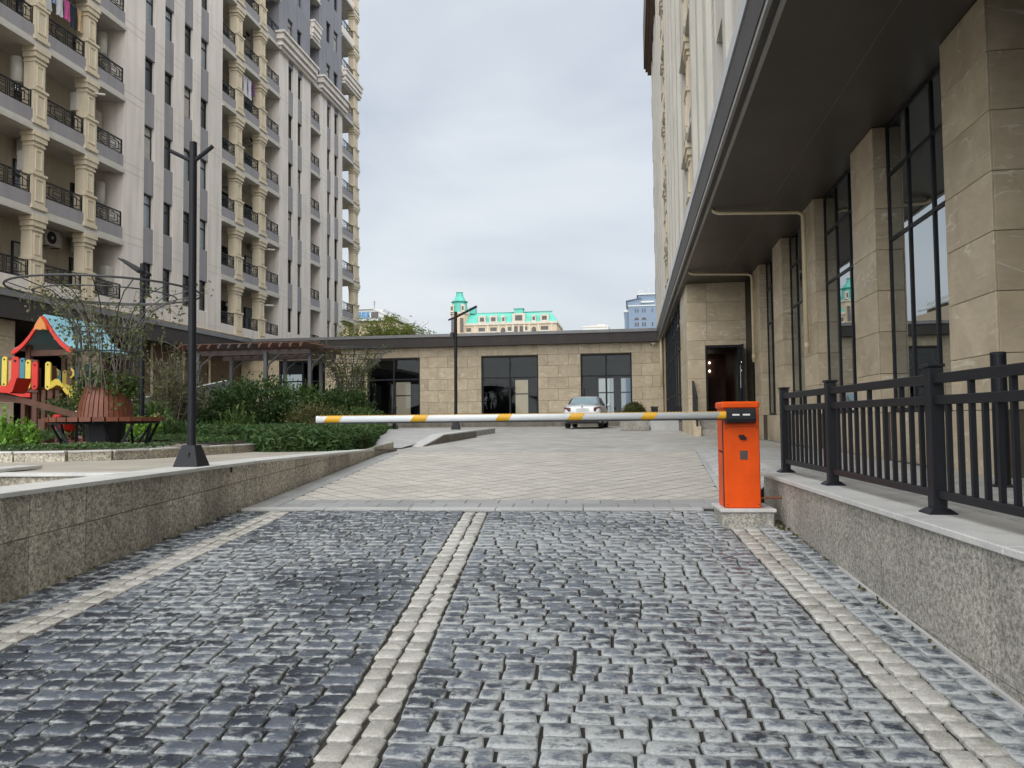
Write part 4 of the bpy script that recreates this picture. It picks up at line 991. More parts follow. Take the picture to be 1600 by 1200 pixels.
for (x0, x1, y0, y1) in ((-0.49, 0.65, 30.4, 30.46), (-0.49, 0.65, 31.48, 31.54), (-0.49, -0.43, 30.465, 31.475), (0.59, 0.65, 30.465, 31.475)):
    m = MB(); m.bbox(x0, x1, y0, y1, z0, zt, 0.008); m.build('side_slab', 'granite_cool', gp)
m = MB(); m.box(-0.42, 0.58, 30.47, 31.47, 0.3, 0.74); m.build('soil', 'soil', gp)
bn = thing('litter_bin', 'small black litter bin against the far right corner', 'bin', (1.15, 38.4, 0.43))
m = MB(); m.bbox(0.98, 1.32, 40.3, 40.64, 0.45, 1.12, 0.02); m.build('body', 'plastic_black', bn)
m = MB(); m.bbox(0.95, 1.35, 40.27, 40.67, 1.13, 1.2, 0.015); m.build('lid', 'metal_black', bn)
cc = thing('security_camera', 'white bullet security camera on the far stone wall', 'camera', (1.2, 42.85, 4.6))
m = MB(); m.tube([(1.30, 42.9, 4.68), (1.28, 42.65, 4.66)], 0.02, 6); m.build('bracket', 'white', cc)
m = MB(); m.tube([(1.32, 42.62, 4.68), (1.10, 42.30, 4.58)], 0.065, 10); m.build('body', 'white', cc)
m = MB(); m.tube([(1.10, 42.30, 4.58), (1.09, 42.285, 4.576)], 0.05, 10); m.build('lens', 'plastic_black', cc)
# ================================================================ STREET FURNITURE ON THE RAMP
bs = rthing('barrier', 'orange boom barrier with its white and yellow arm lowered across the ramp', 'barrier', (1.55, 8.0, -0.29))
m = MB(); m.bbox(1.36, 1.71, 7.85, 8.22, -0.285, 0.70, 0.010); rbuild(m, 'cabinet', 'orange', bs)
m = MB(); m.bbox(1.345, 1.715, 7.832, 8.24, 0.702, 0.772, 0.014); rbuild(m, 'lid', 'orange', bs)
m = MB(); m.box(1.352, 1.3595, 7.87, 7.90, -0.28, 0.69); rbuild(m, 'edge_seal', 'metal_dark', bs)
prof = [(7.848, 0.555), (7.76, 0.555), (7.735, 0.57), (7.722, 0.60), (7.722, 0.665), (7.738, 0.692), (7.77, 0.705), (7.848, 0.705)]
m = MB(); m.prism(prof, 'x', 1.372, 1.655); ho = rbuild(m, 'arm_clamp', 'plastic_black', bs)
for (a, b_) in ((1.425, 1.495), (1.525, 1.595)):
    m = MB(); m.box(a, b_, 7.7195, 7.7215, 0.632, 0.648); k = rbuild(m, 'marking', 'white', bs)
m = MB(); m.tube([(1.64, 7.74, 0.57), (1.64, 7.745, 0.60)], 0.008, 6); rbuild(m, 'bolt', 'metal_dark', bs)
# arm: oval beam
na = 14; ov = []
for k in range(na):
    t = 2*pi*k/na; ov.append((7.778+0.026*cos(t), 0.637+0.036*sin(t)))
m = MB(); m.prism(ov, 'x', -2.79, 1.40); arm = rbuild(m, 'arm', 'boom_white', bs, True)
for p in arm.data.polygons: p.use_smooth = len(p.vertices) == 4
m = MB(); m.prism([(7.78+0.028*cos(2*pi*k/na), 0.637+0.038*sin(2*pi*k/na)) for k in range(na)], 'x', -2.80, -2.775); rbuild(m, 'end_cap', 'white', bs)
m = MB(); m.box(-2.77, 1.37, 7.762, 7.79, 0.590, 0.6015); rbuild(m, 'rubber_strip', 'plastic_black', bs)
k = 0; x = -2.76
m = MB()
while x < 1.36:
    m.box(x, x+0.022, 7.766, 7.782, 0.6715, 0.677); x += 0.034
stuff(rbuild(m, 'reflector_beads', 'boom_yellow', bs))
def band(xa, xb, sl=0.045):
    # slanted yellow band wrapped on the camera side of the beam
    mb = MB(); n = 9; vs = []
    for i in range(n):
        t = pi-1.25+2.5*i/(n-1); yy = 7.778+0.0272*cos(t); zz = 0.637+0.0372*sin(t); s = (zz-0.637)/0.037*sl/2
        vs += [(xa+s, yy, zz), (xb+s, yy, zz)]
    mb.add(vs, [(2*i, 2*i+1, 2*i+3, 2*i+2) for i in range(n-1)]); return rbuild(mb, 'yellow_band', 'boom_yellow', bs, True)
for (a, b_) in ((-2.70, -2.54), (-1.785, -1.63), (-0.905, -0.77), (-0.175, -0.035), (0.555, 0.69), (1.30, 1.40)): band(a, b_)
m = MB(); m.lathe([(0.026, 0), (0.026, 0.02), (0.018, 0.028)], 14); lk = rbuild(MB().add([(1.54+p[0], 7.848-p[2], 0.415+p[1]) for p in m.v], m.f), 'lock', 'plastic_black', bs)
m = MB(); m.bar((1.505, 7.83, 0.43), (1.575, 7.83, 0.40), 0.014, 0.03); rbuild(m, 'key_cover', 'metal_black', bs)
m = MB(); m.bbox(1.515, 1.588, 7.845, 7.849, 0.195, 0.283, 0.001); rbuild(m, 'label_plate', 'label_gray', bs)
m = MB(); m.bbox(1.712, 1.722, 7.92, 8.12, 0.52, 0.70, 0.003); rbuild(m, 'side_cover', 'plastic_black', bs)
m = MB(); m.tube([(1.71, 7.93, -0.195), (1.925, 7.93, -0.190)], 0.011, 8); rbuild(m, 'anchor_rod', 'rust', bs)
for (xx_, zz_) in ((1.385, -0.25), (1.685, -0.25), (1.385, 0.50), (1.685, 0.50)):
    m = MB(); m.tube([(xx_, 7.849, zz_), (xx_, 7.8455, zz_)], 0.006, 8); rbuild(m, 'screw', 'metal_dark', bs)
m = MB(); m.box(1.372, 1.698, 7.8485, 7.8497, 0.518, 0.5215); rbuild(m, 'door_gap', 'metal_dark', bs)
m = MB(); m.bar((1.352, 7.9, 0.265), (1.318, 7.88, 0.285), 0.012); rbuild(m, 'release_lever', 'plastic_black', bs)
fd = rthing('plinth', 'squat granite plinth block carrying the orange barrier cabinet', 'plinth', (1.57, 8.0, -0.5))
m = MB(); m.bbox(1.32, 1.82, 7.785, 8.30, -0.56, -0.322, 0.012); rbuild(m, 'block', 'granite_cool', fd)
m = MB(); m.bbox(1.30, 1.838, 7.765, 8.33, -0.320, -0.286, 0.006); rbuild(m, 'top_slab', 'coping', fd)

rl = rthing('railing', 'black metal railing on the right-hand retaining wall', 'railing', (2.15, 6.0, 0.01))
posts = [8.63, 7.03, 5.0, 3.35, 1.7]
for p in posts:
    m = MB(); m.bbox(2.108, 2.192, p-0.042, p+0.042, 0.012, 0.915, 0.005); po = rbuild(m, 'post', 'metal_black', rl)
    m = MB(); m.bbox(2.098, 2.202, p-0.052, p+0.052, 0.916, 0.936, 0.004); rbuild(m, 'post_cap', 'metal_black', rl)
    m = MB(); b = 0.082; t = 0.050
    m.add([(2.15-b, p-b, 0.0125), (2.15+b, p-b, 0.0125), (2.15+b, p+b, 0.0125), (2.15-b, p+b, 0.0125), (2.15-b, p-b, 0.02), (2.15+b, p-b, 0.02), (2.15+b, p+b, 0.02), (2.15-b, p+b, 0.02),
           (2.15-t, p-t, 0.046), (2.15+t, p-t, 0.046), (2.15+t, p+t, 0.046), (2.15-t, p+t, 0.046)],
          [(3, 2, 1, 0), (0, 1, 5, 4), (1, 2, 6, 5), (2, 3, 7, 6), (3, 0, 4, 7), (4, 5, 9, 8), (5, 6, 10, 9), (6, 7, 11, 10), (7, 4, 8, 11), (8, 9, 10, 11)])
    rbuild(m, 'base_plate', 'metal_black', rl)
for i in range(len(posts)-1):
    ya, yb = posts[i+1]+0.042, posts[i]-0.042; n = round((yb-ya)/0.145)
    for (z0, z1, hw) in ((0.812, 0.872, 0.024), (0.682, 0.738, 0.020), (0.108, 0.158, 0.020)):
        m = MB(); m.bbox(2.15-hw, 2.15+hw, ya, yb, z0, z1, 0.004); rbuild(m, 'rail', 'metal_black', rl)
    for k in range(1, n):
        y = ya+(yb-ya)*k/n; m = MB(); m.box(2.136, 2.164, y-0.014, y+0.014, 0.158, 0.682); rbuild(m, 'picket', 'metal_black', rl)
    for k in range(n//4, n, max(1, n//3)):
        y = ya+(yb-ya)*k/n; m = MB(); m.box(2.135, 2.165, y-0.015, y+0.015, 0.738, 0.812); rbuild(m, 'short_picket', 'metal_black', rl)
bp = rthing('steel_bollard', 'plain dark steel pole standing behind the black railing', 'bollard', (3.55, 7.0, 0.0))
m = MB(); m.tube([(3.55, 7.0, -0.01), (3.55, 7.0, 1.135)], 0.062, 20, True); rbuild(m, 'tube', 'metal_black', bp)
m = MB(); m.lathe([(0.064, 1.136), (0.064, 1.148), (0.055, 1.156)], 20, (3.55, 7.0)); rbuild(m, 'cap', 'metal_dark', bp)
m = MB(); m.lathe([(0.10, 0.0), (0.10, 0.012), (0.064, 0.016)], 20, (3.55, 7.0)); rbuild(m, 'flange', 'metal_dark', bp)

# ---------------------------------------------------------------- lamps
def frustum(mb, cx, cy, z0, z1, h0, h1):
    return mb.add([(cx-h0, cy-h0, z0), (cx+h0, cy-h0, z0), (cx+h0, cy+h0, z0), (cx-h0, cy+h0, z0), (cx-h1, cy-h1, z1), (cx+h1, cy-h1, z1), (cx+h1, cy+h1, z1), (cx-h1, cy+h1, z1)],
                  [(3, 2, 1, 0), (4, 5, 6, 7), (0, 1, 5, 4), (1, 2, 6, 5), (2, 3, 7, 6), (3, 0, 4, 7)])
l1 = rthing('street_lamp', 'tall black lamp post with two short V arms on the granite wall', 'lamp post', (-4.28, 8.0, 0.146))
m = frustum(MB(), -4.28, 8.0, 0.147, 0.375, 0.138, 0.072); rbuild(m, 'base', 'metal_black', l1)
m = MB(); m.bbox(-4.31, -4.25, 7.885, 7.905, 0.215, 0.30, 0.003); rbuild(m, 'hatch', 'metal_dark', l1)
m = MB(); m.tube([(-4.28, 8.0, 0.36), (-4.285, 8.0, 1.9), (-4.29, 8.0, 3.72)], [0.046, 0.042, 0.040], 16); rbuild(m, 'pole', 'metal_black', l1, False)
m = MB(); m.tube([(-4.29, 8.0, 3.50), (-4.54, 7.97, 3.625)], 0.022, 10); rbuild(m, 'arm', 'metal_black', l1)
m = MB(); m.tube([(-4.29, 8.0, 3.50), (-4.05, 7.97, 3.655)], 0.024, 10); rbuild(m, 'arm', 'metal_black', l1)
l2 = thing('street_lamp', 'slim dark lamp post with a slanted panel head behind the round bench', 'lamp post', (-11.05, 16.0, 0.3))
m = MB(); m.tube([(-11.05, 16, 0.2), (-11.05, 16, 4.28)], 0.062, 12); m.build('pole', 'metal_black', l2)
m = MB(); m.add([(-11.62, 15.9, 4.40), (-11.02, 15.75, 4.02), (-11.0, 16.25, 4.02), (-11.6, 16.1, 4.40), (-11.62, 15.9, 4.43), (-11.02, 15.75, 4.09), (-11.0, 16.25, 4.09), (-11.6, 16.1, 4.43)], [(3, 2, 1, 0), (4, 5, 6, 7), (0, 1, 5, 4), (1, 2, 6, 5), (2, 3, 7, 6), (3, 0, 4, 7)]); m.build('lamp_head', 'metal_dark', l2)
m = MB(); m.tube([(-11.05, 16, 4.0), (-10.88, 15.95, 3.96)], 0.05, 8); m.build('bracket', 'metal_black', l2)
zl = plaza_z(26.5)+0.16
l3 = thing('street_lamp', 'black lamp post with one slanted arm on the far low wall', 'lamp post', (-6.15, 26.5, zl))
m = frustum(MB(), -6.15, 26.5, zl, zl+0.36, 0.15, 0.07); m.build('base', 'metal_black', l3)
m = MB(); m.tube([(-6.15, 26.5, zl+.3), (-6.13, 26.5, 4.45)], [0.06, 0.055], 12); m.build('pole', 'metal_black', l3)
m = MB(); m.tube([(-6.40, 26.5, 4.16), (-6.10, 26.5, 4.27), (-5.36, 26.5, 4.62)], [0.03, 0.04, 0.045], 8); m.build('arm', 'metal_black', l3)
m = MB(); m.bbox(-6.32, -6.2, 26.44, 26.56, 3.5, 3.72, 0.01); m.build('sensor', 'metal_dark', l3)
zb_ = plaza_z(29)+0.17
b4 = thing('bollard_light', 'short black bollard light at the edge of the creeping ground cover', 'bollard', (-8.55, 27.2, zb_))
m = MB(); m.tube([(-8.62, 27.2, zb_), (-8.62, 27.2, 1.05)], 0.065, 12); m.build('post', 'metal_black', b4)
m = MB(); m.lathe([(0.09, 1.05), (0.09, 1.13), (0.07, 1.15)], 12, (-8.62, 27.2)); m.build('cap', 'metal_dark', b4)

# low wall of the raised island and the raised paving behind it
iw = thing('low_wall', 'low granite wall with a tapered end in the middle of the plaza', 'wall', (-4.8, 20, 0.03))
def iz(y): return plaza_z(y)+min(0.21, max(0.01, (y-17.3)*0.105))
yy = [17.3, 18.3, 19.3, 21.5, 23.6]
m = MB(); m.prism([(q, -0.05) for q in yy]+[(q, iz(q)-0.03) for q in yy[::-1]], 'x', -5.06, -4.83); m.build('core', 'granite_dark', iw)
for i in range(len(yy)-1):
    m = MB(); m.prism([(yy[i]+.002, iz(yy[i])-0.029), (yy[i+1]-.002, iz(yy[i+1])-0.029), (yy[i+1]-.002, iz(yy[i+1])+0.003), (yy[i]+.002, iz(yy[i])+0.003)], 'x', -5.12, -4.79); m.build('coping_slab', 'coping', iw)
for (a, b_) in ((17.9, 19.3), (19.3, 20.7), (20.7, 22.1), (22.1, 23.55)):
    m = MB(); m.prism([(a+.004, 0.0), (b_-.004, 0.0), (b_-.004, iz(b_)-0.034), (a+.004, iz(a)-0.034)], 'x', -4.829, -4.805); m.build('granite_panel', 'granite_dark', iw)
rp_ = MB(); ys2 = [16.4, 17.6, 19.3, 23.6, 28.2]
for i in range(len(ys2)-1):
    a, b_ = ys2[i], ys2[i+1]; za = plaza_z(a)+min(0.17, max(0.0, (a-17.0)*0.075)); zb = plaza_z(b_)+min(0.17, max(0.0, (b_-17.0)*0.075))
    rp_.add([(-12.5, a, za), (-5.05, a, za), (-5.05, b_, zb), (-12.5, b_, zb)], [(0, 1, 2, 3)])
rp_.add([(-12.5, 28.2, plaza_z(28.2)+.17), (-5.05, 28.2, plaza_z(28.2)+.17), (-5.05, 28.2, 0), (-12.5, 28.2, 0), (-5.05, 23.6, plaza_z(23.6)+.17), (-5.05, 23.6, 0)], [(0, 1, 2, 3), (1, 4, 5, 2)])
struct(rp_.build('raised_pavement', 'side_pave'))

# ---------------------------------------------------------------- parked car
car = thing('parked_car', 'silver sedan parked with its back to the camera before the far shop windows', 'car', (-2.05, 35.7, plaza_z(35.0)), radians(-2.5))
def car_part(mb, name, mat, smooth=False):
    me = mb.mesh(name); me.materials.append(MATS[mat])
    if smooth: me.polygons.foreach_set('use_smooth', [True]*len(me.polygons))
    o = bpy.data.objects.new(name, me); col.objects.link(o); o.parent = car; return o
def loft(rings):
    m = MB(); n = len(rings[0]); vs = [p for r in rings for p in r]; fs = []
    for i in range(len(rings)-1):
        for k in range(n): fs.append((i*n+k, i*n+(k+1) % n, (i+1)*n+(k+1) % n, (i+1)*n+k))
    fs.append(tuple(range(n))[::-1]); fs.append(tuple((len(rings)-1)*n+k for k in range(n))); return m.add(vs, fs)
def body_ring(y, hw, zb, zt, r=0.16):
    pts = [(-hw*0.90, zb), (-hw*0.985, zb+0.12), (-hw, zb+(zt-zb)*0.5), (-hw*0.985, zt-0.12), (-hw*0.90, zt-0.03), (-hw*0.6, zt), (0, zt+0.012), (hw*0.6, zt), (hw*0.90, zt-0.03), (hw*0.985, zt-0.12), (hw, zb+(zt-zb)*0.5), (hw*0.985, zb+0.12), (hw*0.90, zb)]
    return [(x, y, z) for x, z in pts]
rings = [body_ring(-2.20, 0.76, 0.42, 0.80), body_ring(-2.18, 0.80, 0.34, 0.92), body_ring(-2.10, 0.84, 0.29, 0.985), body_ring(-1.7, 0.86, 0.22, 1.02), body_ring(-1.2, 0.865, 0.2, 1.03), body_ring(0.0, 0.865, 0.2, 1.0), body_ring(1.1, 0.86, 0.2, 0.96), body_ring(1.9, 0.82, 0.24, 0.84), body_ring(2.2, 0.70, 0.34, 0.68)]
car_part(loft(rings), 'body', 'car_silver', True)
def cab_ring(y, hw, z0, z1, top):
    return [(-hw, y, z0), (-hw*0.97, y, z0+(z1-z0)*0.3), (-top, y, z1-0.05), (-top*0.86, y, z1), (0, y, z1+0.015), (top*0.86, y, z1), (top, y, z1-0.05), (hw*0.97, y, z0+(z1-z0)*0.3), (hw, y, z0)]
cab = [cab_ring(-1.66, 0.66, 0.98, 1.025, 0.62), cab_ring(-0.95, 0.73, 0.98, 1.36, 0.57), cab_ring(-0.55, 0.75, 0.98, 1.425, 0.56), cab_ring(0.35, 0.75, 0.96, 1.42, 0.56), cab_ring(1.25, 0.74, 0.92, 0.99, 0.68)]
car_part(loft(cab), 'cabin', 'car_silver', True)
m = MB(); m.add([(-0.60, -1.635, 1.05), (0.60, -1.635, 1.05), (0.50, -0.985, 1.355), (-0.50, -0.985, 1.355)], [(0, 1, 2, 3)]); m.v = [(x, y-0.02, z+0.012) for x, y, z in m.v]; car_part(m, 'rear_window', 'car_glass')
for s in (-1, 1):
    m = MB(); m.add([(s*0.755, -1.15, 1.06), (s*0.765, 0.95, 1.02), (s*0.615, 0.35, 1.37), (s*0.615, -0.75, 1.37)], [(0, 1, 2, 3) if s > 0 else (3, 2, 1, 0)]); car_part(m, 'side_window', 'glass_dark')
    m = MB(); m.add([(s*0.50, -2.215, 0.74), (s*0.79, -2.15, 0.74), (s*0.80, -2.10, 0.91), (s*0.78, -2.165, 0.93), (s*0.50, -2.20, 0.90)], [(0, 1, 2, 3, 4) if s > 0 else (4, 3, 2, 1, 0)]); m.v = [(x*1.01, y-0.012, z) for x, y, z in m.v]; car_part(m, 'tail_light', 'car_red')
    m = MB(); m.bbox(min(s*0.86, s*1.02), max(s*0.86, s*1.02), 0.55, 0.70, 0.98, 1.11, 0.03); car_part(m, 'mirror', 'car_silver')
    for yw in (-1.35, 1.35):
        m = MB(); m.lathe([(0.22, -0.10), (0.31, -0.10), (0.325, -0.06), (0.325, 0.06), (0.31, 0.10), (0.22, 0.10)], 22); tm = MB().add([(s*0.74+p[2]*s, yw+p[0], 0.325+p[1]) for p in m.v], m.f); wh = car_part(tm, 'wheel', 'tyre', True)
        m = MB(); m.lathe([(0.215, 0.085), (0.06, 0.105)], 14); me = MB().add([(s*0.74+p[2]*s, yw+p[0], 0.325+p[1]) for p in m.v], m.f).mesh('rim'); me.materials.append(MATS['chrome']); r_ = bpy.data.objects.new('rim', me); col.objects.link(r_); r_.parent = wh
m = MB(); m.bbox(-0.72, 0.72, -2.215, -2.0, 0.24, 0.40, 0.03); car_part(m, 'bumper_skirt', 'car_black')
m = MB(); m.bbox(-0.80, 0.80, -2.235, -2.05, 0.41, 0.60, 0.04); car_part(m, 'bumper', 'car_silver')
m = MB(); m.box(-0.26, 0.26, -2.232, -2.222, 0.74, 0.85); car_part(m, 'number_plate', 'white')
m = MB(); m.box(-0.28, 0.28, -2.228, -2.212, 0.862, 0.885); car_part(m, 'trim', 'chrome')
m = MB(); m.tube([(0.0, -2.215, 0.955), (0.0, -2.16, 0.965)], 0.035, 12); car_part(m, 'badge', 'chrome')
# ================================================================ GARDEN
GZ = 0.225
bed = [(-20.5, 9.6), (-8.6, 8.9), (-7.35, 9.1), (-6.82, 9.9), (-6.85, 11.4), (-6.9, 13.3), (-6.2, 12.95), (-5.35, 13.4), (-5.65, 15.3), (-7.5, 22.0), (-9.2, 27.5), (-11.5, 36.0), (-12.5, 39.0), (-21.8, 39.0)]
m = MB(); m.prism(bed, 'z', -0.1, GZ); struct(m.build('garden_ground', 'soil'))
m = MB(); m.add([(-21.5, 9.0, GZ+.006), (-9.2, 10.7, GZ+.006), (-7.5, 11.2, GZ+.006), (-7.2, 12.4, GZ+.006), (-9.4, 14.0, GZ+.006), (-21.5, 17.0, GZ+.006)], [(0, 1, 2, 3, 4, 5)]); struct(m.build('garden_path', 'terrace_pave'))
m = MB(); m.add([(-21.0, 14.5, GZ+.012), (-11.2, 14.2, GZ+.012), (-10.6, 16.2, GZ+.012), (-12.5, 21.0, GZ+.012), (-21.0, 21.0, GZ+.012)], [(0, 1, 2, 3, 4)])
mk('rubber_floor', (0.30, 0.13, 0.10), 0.9, var=0.2, scale=4, grain=0.3, gscale=90); struct(m.build('play_ground_surface', 'rubber_floor'))
# bed kerb of short stones along the terrace
kc = [(-16.0, 9.35), (-12.0, 9.08), (-10.0, 8.92), (-8.6, 8.84), (-7.9, 8.88), (-7.3, 9.05), (-6.93, 9.4), (-6.76, 9.9), (-6.74, 10.6), (-6.76, 11.4), (-6.78, 12.2), (-6.8, 13.05)]
bk = thing('bed_kerb', 'low curved stone kerb around the planting bed by the terrace', 'kerb', (-7, 10, 0.12))
for i in range(len(kc)-1):
    a = np.array(kc[i]); b_ = np.array(kc[i+1]); n = max(1, round(np.linalg.norm(b_-a)/0.7))
    for k in range(n):
        p = a+(b_-a)*(k+0.01)/n; q = a+(b_-a)*(k+0.99)/n; zz = terr_z(W2R(*p)[1])
        m = MB(); m.bar((*p, zz+0.035), (*q, zz+0.035), 0.13, 0.16); m.build('kerb_stone', 'granite_warm', bk)
        m = MB(); m.bar((*p, zz+0.127), (*q, zz+0.127), 0.17, 0.022); m.build('kerb_cap', 'coping', bk)

# ---- leaf helpers
def crown_points(c, r, n, rng, shell=0.55, clumps=40, spread=0.22):
    cc = rng.normal(size=(clumps, 3)); cc /= np.linalg.norm(cc, axis=1, keepdims=True); cc *= (shell+(1-shell)*rng.random((clumps, 1))**0.6)
    cc[:, 2] = np.where(cc[:, 2] < -0.55, -0.55+0.2*rng.random(clumps), cc[:, 2])
    pick = rng.integers(0, clumps, n); P = cc[pick]+rng.normal(size=(n, 3))*spread
    D = P*0.8+rng.normal(size=(n, 3))*0.6; D[:, 2] += 0.35
    return P*np.array(r)+np.array(c), D
def shrub(name, label, cat, c, r, n, ln, wd, mat, stems=5, clumps=45, spread=0.2, group=None, seed=1, shell=0.5, base=None):
    rng = np.random.default_rng(seed); base = GZ if base is None else base
    t = thing(name, label, cat, (c[0], c[1], base), 0, group)
    P, D = crown_points(c, r, n, rng, shell, clumps, spread); P[:, 2] = np.maximum(P[:, 2], base+0.03)
    put('crown', leaves(P, D, ln, wd, mat, 'crown', rng), t)
    m = MB()
    for k in range(stems):
        a = rng.random()*2*pi; q = np.array(c)+np.array([cos(a)*r[0]*0.55, sin(a)*r[1]*0.55, r[2]*(0.2+0.5*rng.random())])
        s = (c[0]+cos(a)*0.08, c[1]+sin(a)*0.08, base-0.05); mid = (np.array(s)*0.5+q*0.5)+rng.normal(size=3)*0.06
        m.tube([s, mid, q], [0.022, 0.015, 0.006], 5)
    m.build('trunk', 'bark', t)
    return t
def sprays(c, r, h, n, per, rng):
    # upward plume sprays (conifer and juniper)
    P = []; D = []
    for k in range(n):
        a = rng.random()*2*pi; f = rng.random()**0.5; x = c[0]+cos(a)*r*f; y = c[1]+sin(a)*r*f
        top = h*(1-0.75*f**1.6)*(0.75+0.35*rng.random()); z0 = c[2]+top*0.35*rng.random(); d = np.array([cos(a)*0.45*f, sin(a)*0.45*f, 1.0]); d += rng.normal(size=3)*0.18
        ll = top*0.55
        for j in range(per):
            t = rng.random(); P.append(np.array([x, y, z0])+d*ll*t+rng.normal(size=3)*0.03*(1.3-t)); D.append(d+rng.normal(size=3)*0.45)
    return np.array(P), np.array(D)
def conifer(name, label, cat, c, r, h, n, per, mat, seed, ln=0.10, wd=0.035):
    rng = np.random.default_rng(seed); t = thing(name, label, cat, c); P, D = sprays(c, r, h, n, per, rng)
    put('crown', leaves(P, D, ln, wd, mat, 'crown', rng), t)
    m = MB()
    for k in range(4):
        a = rng.random()*2*pi; m.tube([(c[0], c[1], c[2]-0.05), (c[0]+cos(a)*r*0.4, c[1]+sin(a)*r*0.4, c[2]+h*0.55)], [0.02, 0.006], 5)
    m.build('trunk', 'bark', t); return t

# ---- creeping ground cover
def in_poly(x, y, poly):
    ins = np.zeros(len(x), bool); n = len(poly)
    for i in range(n):
        x0, y0 = poly[i]; x1, y1 = poly[(i+1) % n]
        c = ((y0 > y) != (y1 > y)) & (x < (x1-x0)*(y-y0)/((y1-y0) or 1e-9)+x0); ins ^= c
    return ins
def cover(name, label, poly, dens, h, mat, seed, ln=0.11, wd=0.035, lump=0.10, bare=0.0):
    rng = np.random.default_rng(seed); P = np.array(poly); lo = P.min(0); hi = P.max(0)
    n = int(dens*(hi[0]-lo[0])*(hi[1]-lo[1])); x = lo[0]+(hi[0]-lo[0])*rng.random(n); y = lo[1]+(hi[1]-lo[1])*rng.random(n)
    k = in_poly(x, y, poly)
    nz_ = np.sin(x*3.1+1.3*np.sin(y*2.3))*np.cos(y*2.7+np.sin(x*1.7))
    if bare: k &= nz_+0.5*rng.normal(size=n) > -1.3+bare
    x, y, nz_ = x[k], y[k], nz_[k]; n = len(x)
    # fall-off to the rim so that the mat has a rounded edge
    z = GZ+(h*(0.35+0.65*rng.random(n)**0.7)+lump*nz_*0.5+lump*0.5)*1.0
    d = rng.normal(size=(n, 3))*np.array((1, 1, 0.35)); d[:, 2] += 0.45
    o = put(name, leaves(np.stack([x, y, z], 1), d, ln, wd, mat, name, rng)); stuff(o); tag(o, label, 'ground cover'); return o
cover('ground_cover', 'deep green creeping ground cover spilling down beside the plaza', [(-6.9, 13.2), (-6.1, 12.75), (-5.2, 13.2), (-5.5, 15.4), (-7.3, 22.0), (-9.0, 27.5), (-11.2, 31), (-14, 31), (-12, 20), (-9.0, 14.5)], 360, 0.20, 'leaf_cover', 21, 0.16, 0.045, 0.14)
cover('ground_cover', 'thin grassy ground cover just behind the curved bed kerb', [(-16, 9.5), (-8.6, 8.98), (-7.4, 9.2), (-6.95, 9.9), (-6.98, 11.2), (-7.6, 10.9), (-8.8, 10.3), (-16, 10.4)], 620, 0.085, 'leaf_cover', 22, 0.085, 0.022, 0.03, 0.5)
cover('ground_cover', 'low ground cover with rusty tips left of the round bench', [(-16, 11.6), (-11.0, 11.6), (-10.3, 12.6), (-11.5, 14.2), (-16, 14.5)], 340, 0.20, 'leaf_cover', 23, 0.12, 0.035, 0.10)
cover('ground_cover', 'low ground cover between the round bench and the kerb end', [(-8.4, 13.0), (-6.95, 11.6), (-6.95, 13.2), (-9.0, 14.5), (-12, 20), (-12.5, 16)], 340, 0.12, 'leaf_cover', 24, 0.12, 0.035, 0.06)

rng = np.random.default_rng(29); edge = [(-6.95, 13.35), (-6.2, 12.85), (-5.32, 13.3), (-5.6, 15.3), (-7.45, 22.0), (-9.15, 27.5), (-11.4, 36.0)]; P = []
for i in range(len(edge)-1):
    a, b_ = np.array(edge[i]), np.array(edge[i+1]); n = int(np.linalg.norm(b_-a)*(700 if i < 3 else 330)); t_ = rng.random((n, 1)); nn = np.array((b_[1]-a[1], a[0]-b_[0])); nn /= np.linalg.norm(nn)
    xy = a+(b_-a)*t_+nn*(0.03+0.14*rng.random((n, 1))); P.append(np.concatenate([xy, 0.03+0.33*rng.random((n, 1))], 1))
P = np.concatenate(P); o = put('ground_cover', leaves(P, rng.normal(size=P.shape)*np.array((1, 1, 0.7))+np.array((0.3, -0.3, 0.1)), 0.15, 0.045, 'leaf_cover', 'ground_cover', rng)); stuff(o); tag(o, 'creeping stems hanging over the edge of the bed beside the plaza', 'ground cover')
def at(x, y, Y):                        # point on the line of sight of a picture position, at a distance Y along the plaza
    d = _f+_r*(x-800)/1200-_u*(y-600)/1200; t = Y/d[1]; return (d[0]*t, Y, EYE+d[2]*t)
def ground_at(x, Y): p = at(x, 600, Y); return p[0]
# ---- shrubs (position, size, look)
def sh(px, Y, zc, r, n, ln, wd, mat, label, seed, **k):
    return shrub(k.pop('name', 'shrub'), label, k.pop('cat', 'shrub'), (ground_at(px, Y), Y, zc), r, n, ln, wd, mat, seed=seed, **k)
sh(395, 20.5, 1.02, (1.15, 1.0, 0.82), 5200, 0.13, 0.06, 'leaf_dark', 'large dark glossy shrub in front of the pergola post', 31, clumps=70)
sh(465, 23.0, 1.0, (0.75, 0.7, 0.72), 2600, 0.13, 0.05, 'leaf_mid', 'upright mid-green shrub below the dark shop window', 32)
sh(512, 24.5, 0.88, (1.05, 0.9, 0.75), 3400, 0.13, 0.055, 'leaf_dark', 'broad dark shrub at the foot of the far trellis', 33, clumps=60)
sh(553, 25.5, 0.95, (0.62, 0.7, 0.72), 2600, 0.13, 0.055, 'leaf_dark', 'rounded dark shrub beside the far trellis, next to the glass door', 34, clumps=55)
sh(437, 21.0, 0.55, (0.8, 0.7, 0.5), 2200, 0.12, 0.05, 'leaf_dark', 'low dark shrub left of the rust-tinged bush', 35)
sh(505, 19.6, 0.62, (0.80, 0.7, 0.46), 2800, 0.09, 0.03, 'leaf_rust', 'rust-tinged bush just behind the tip of the barrier arm', 36, spread=0.25)
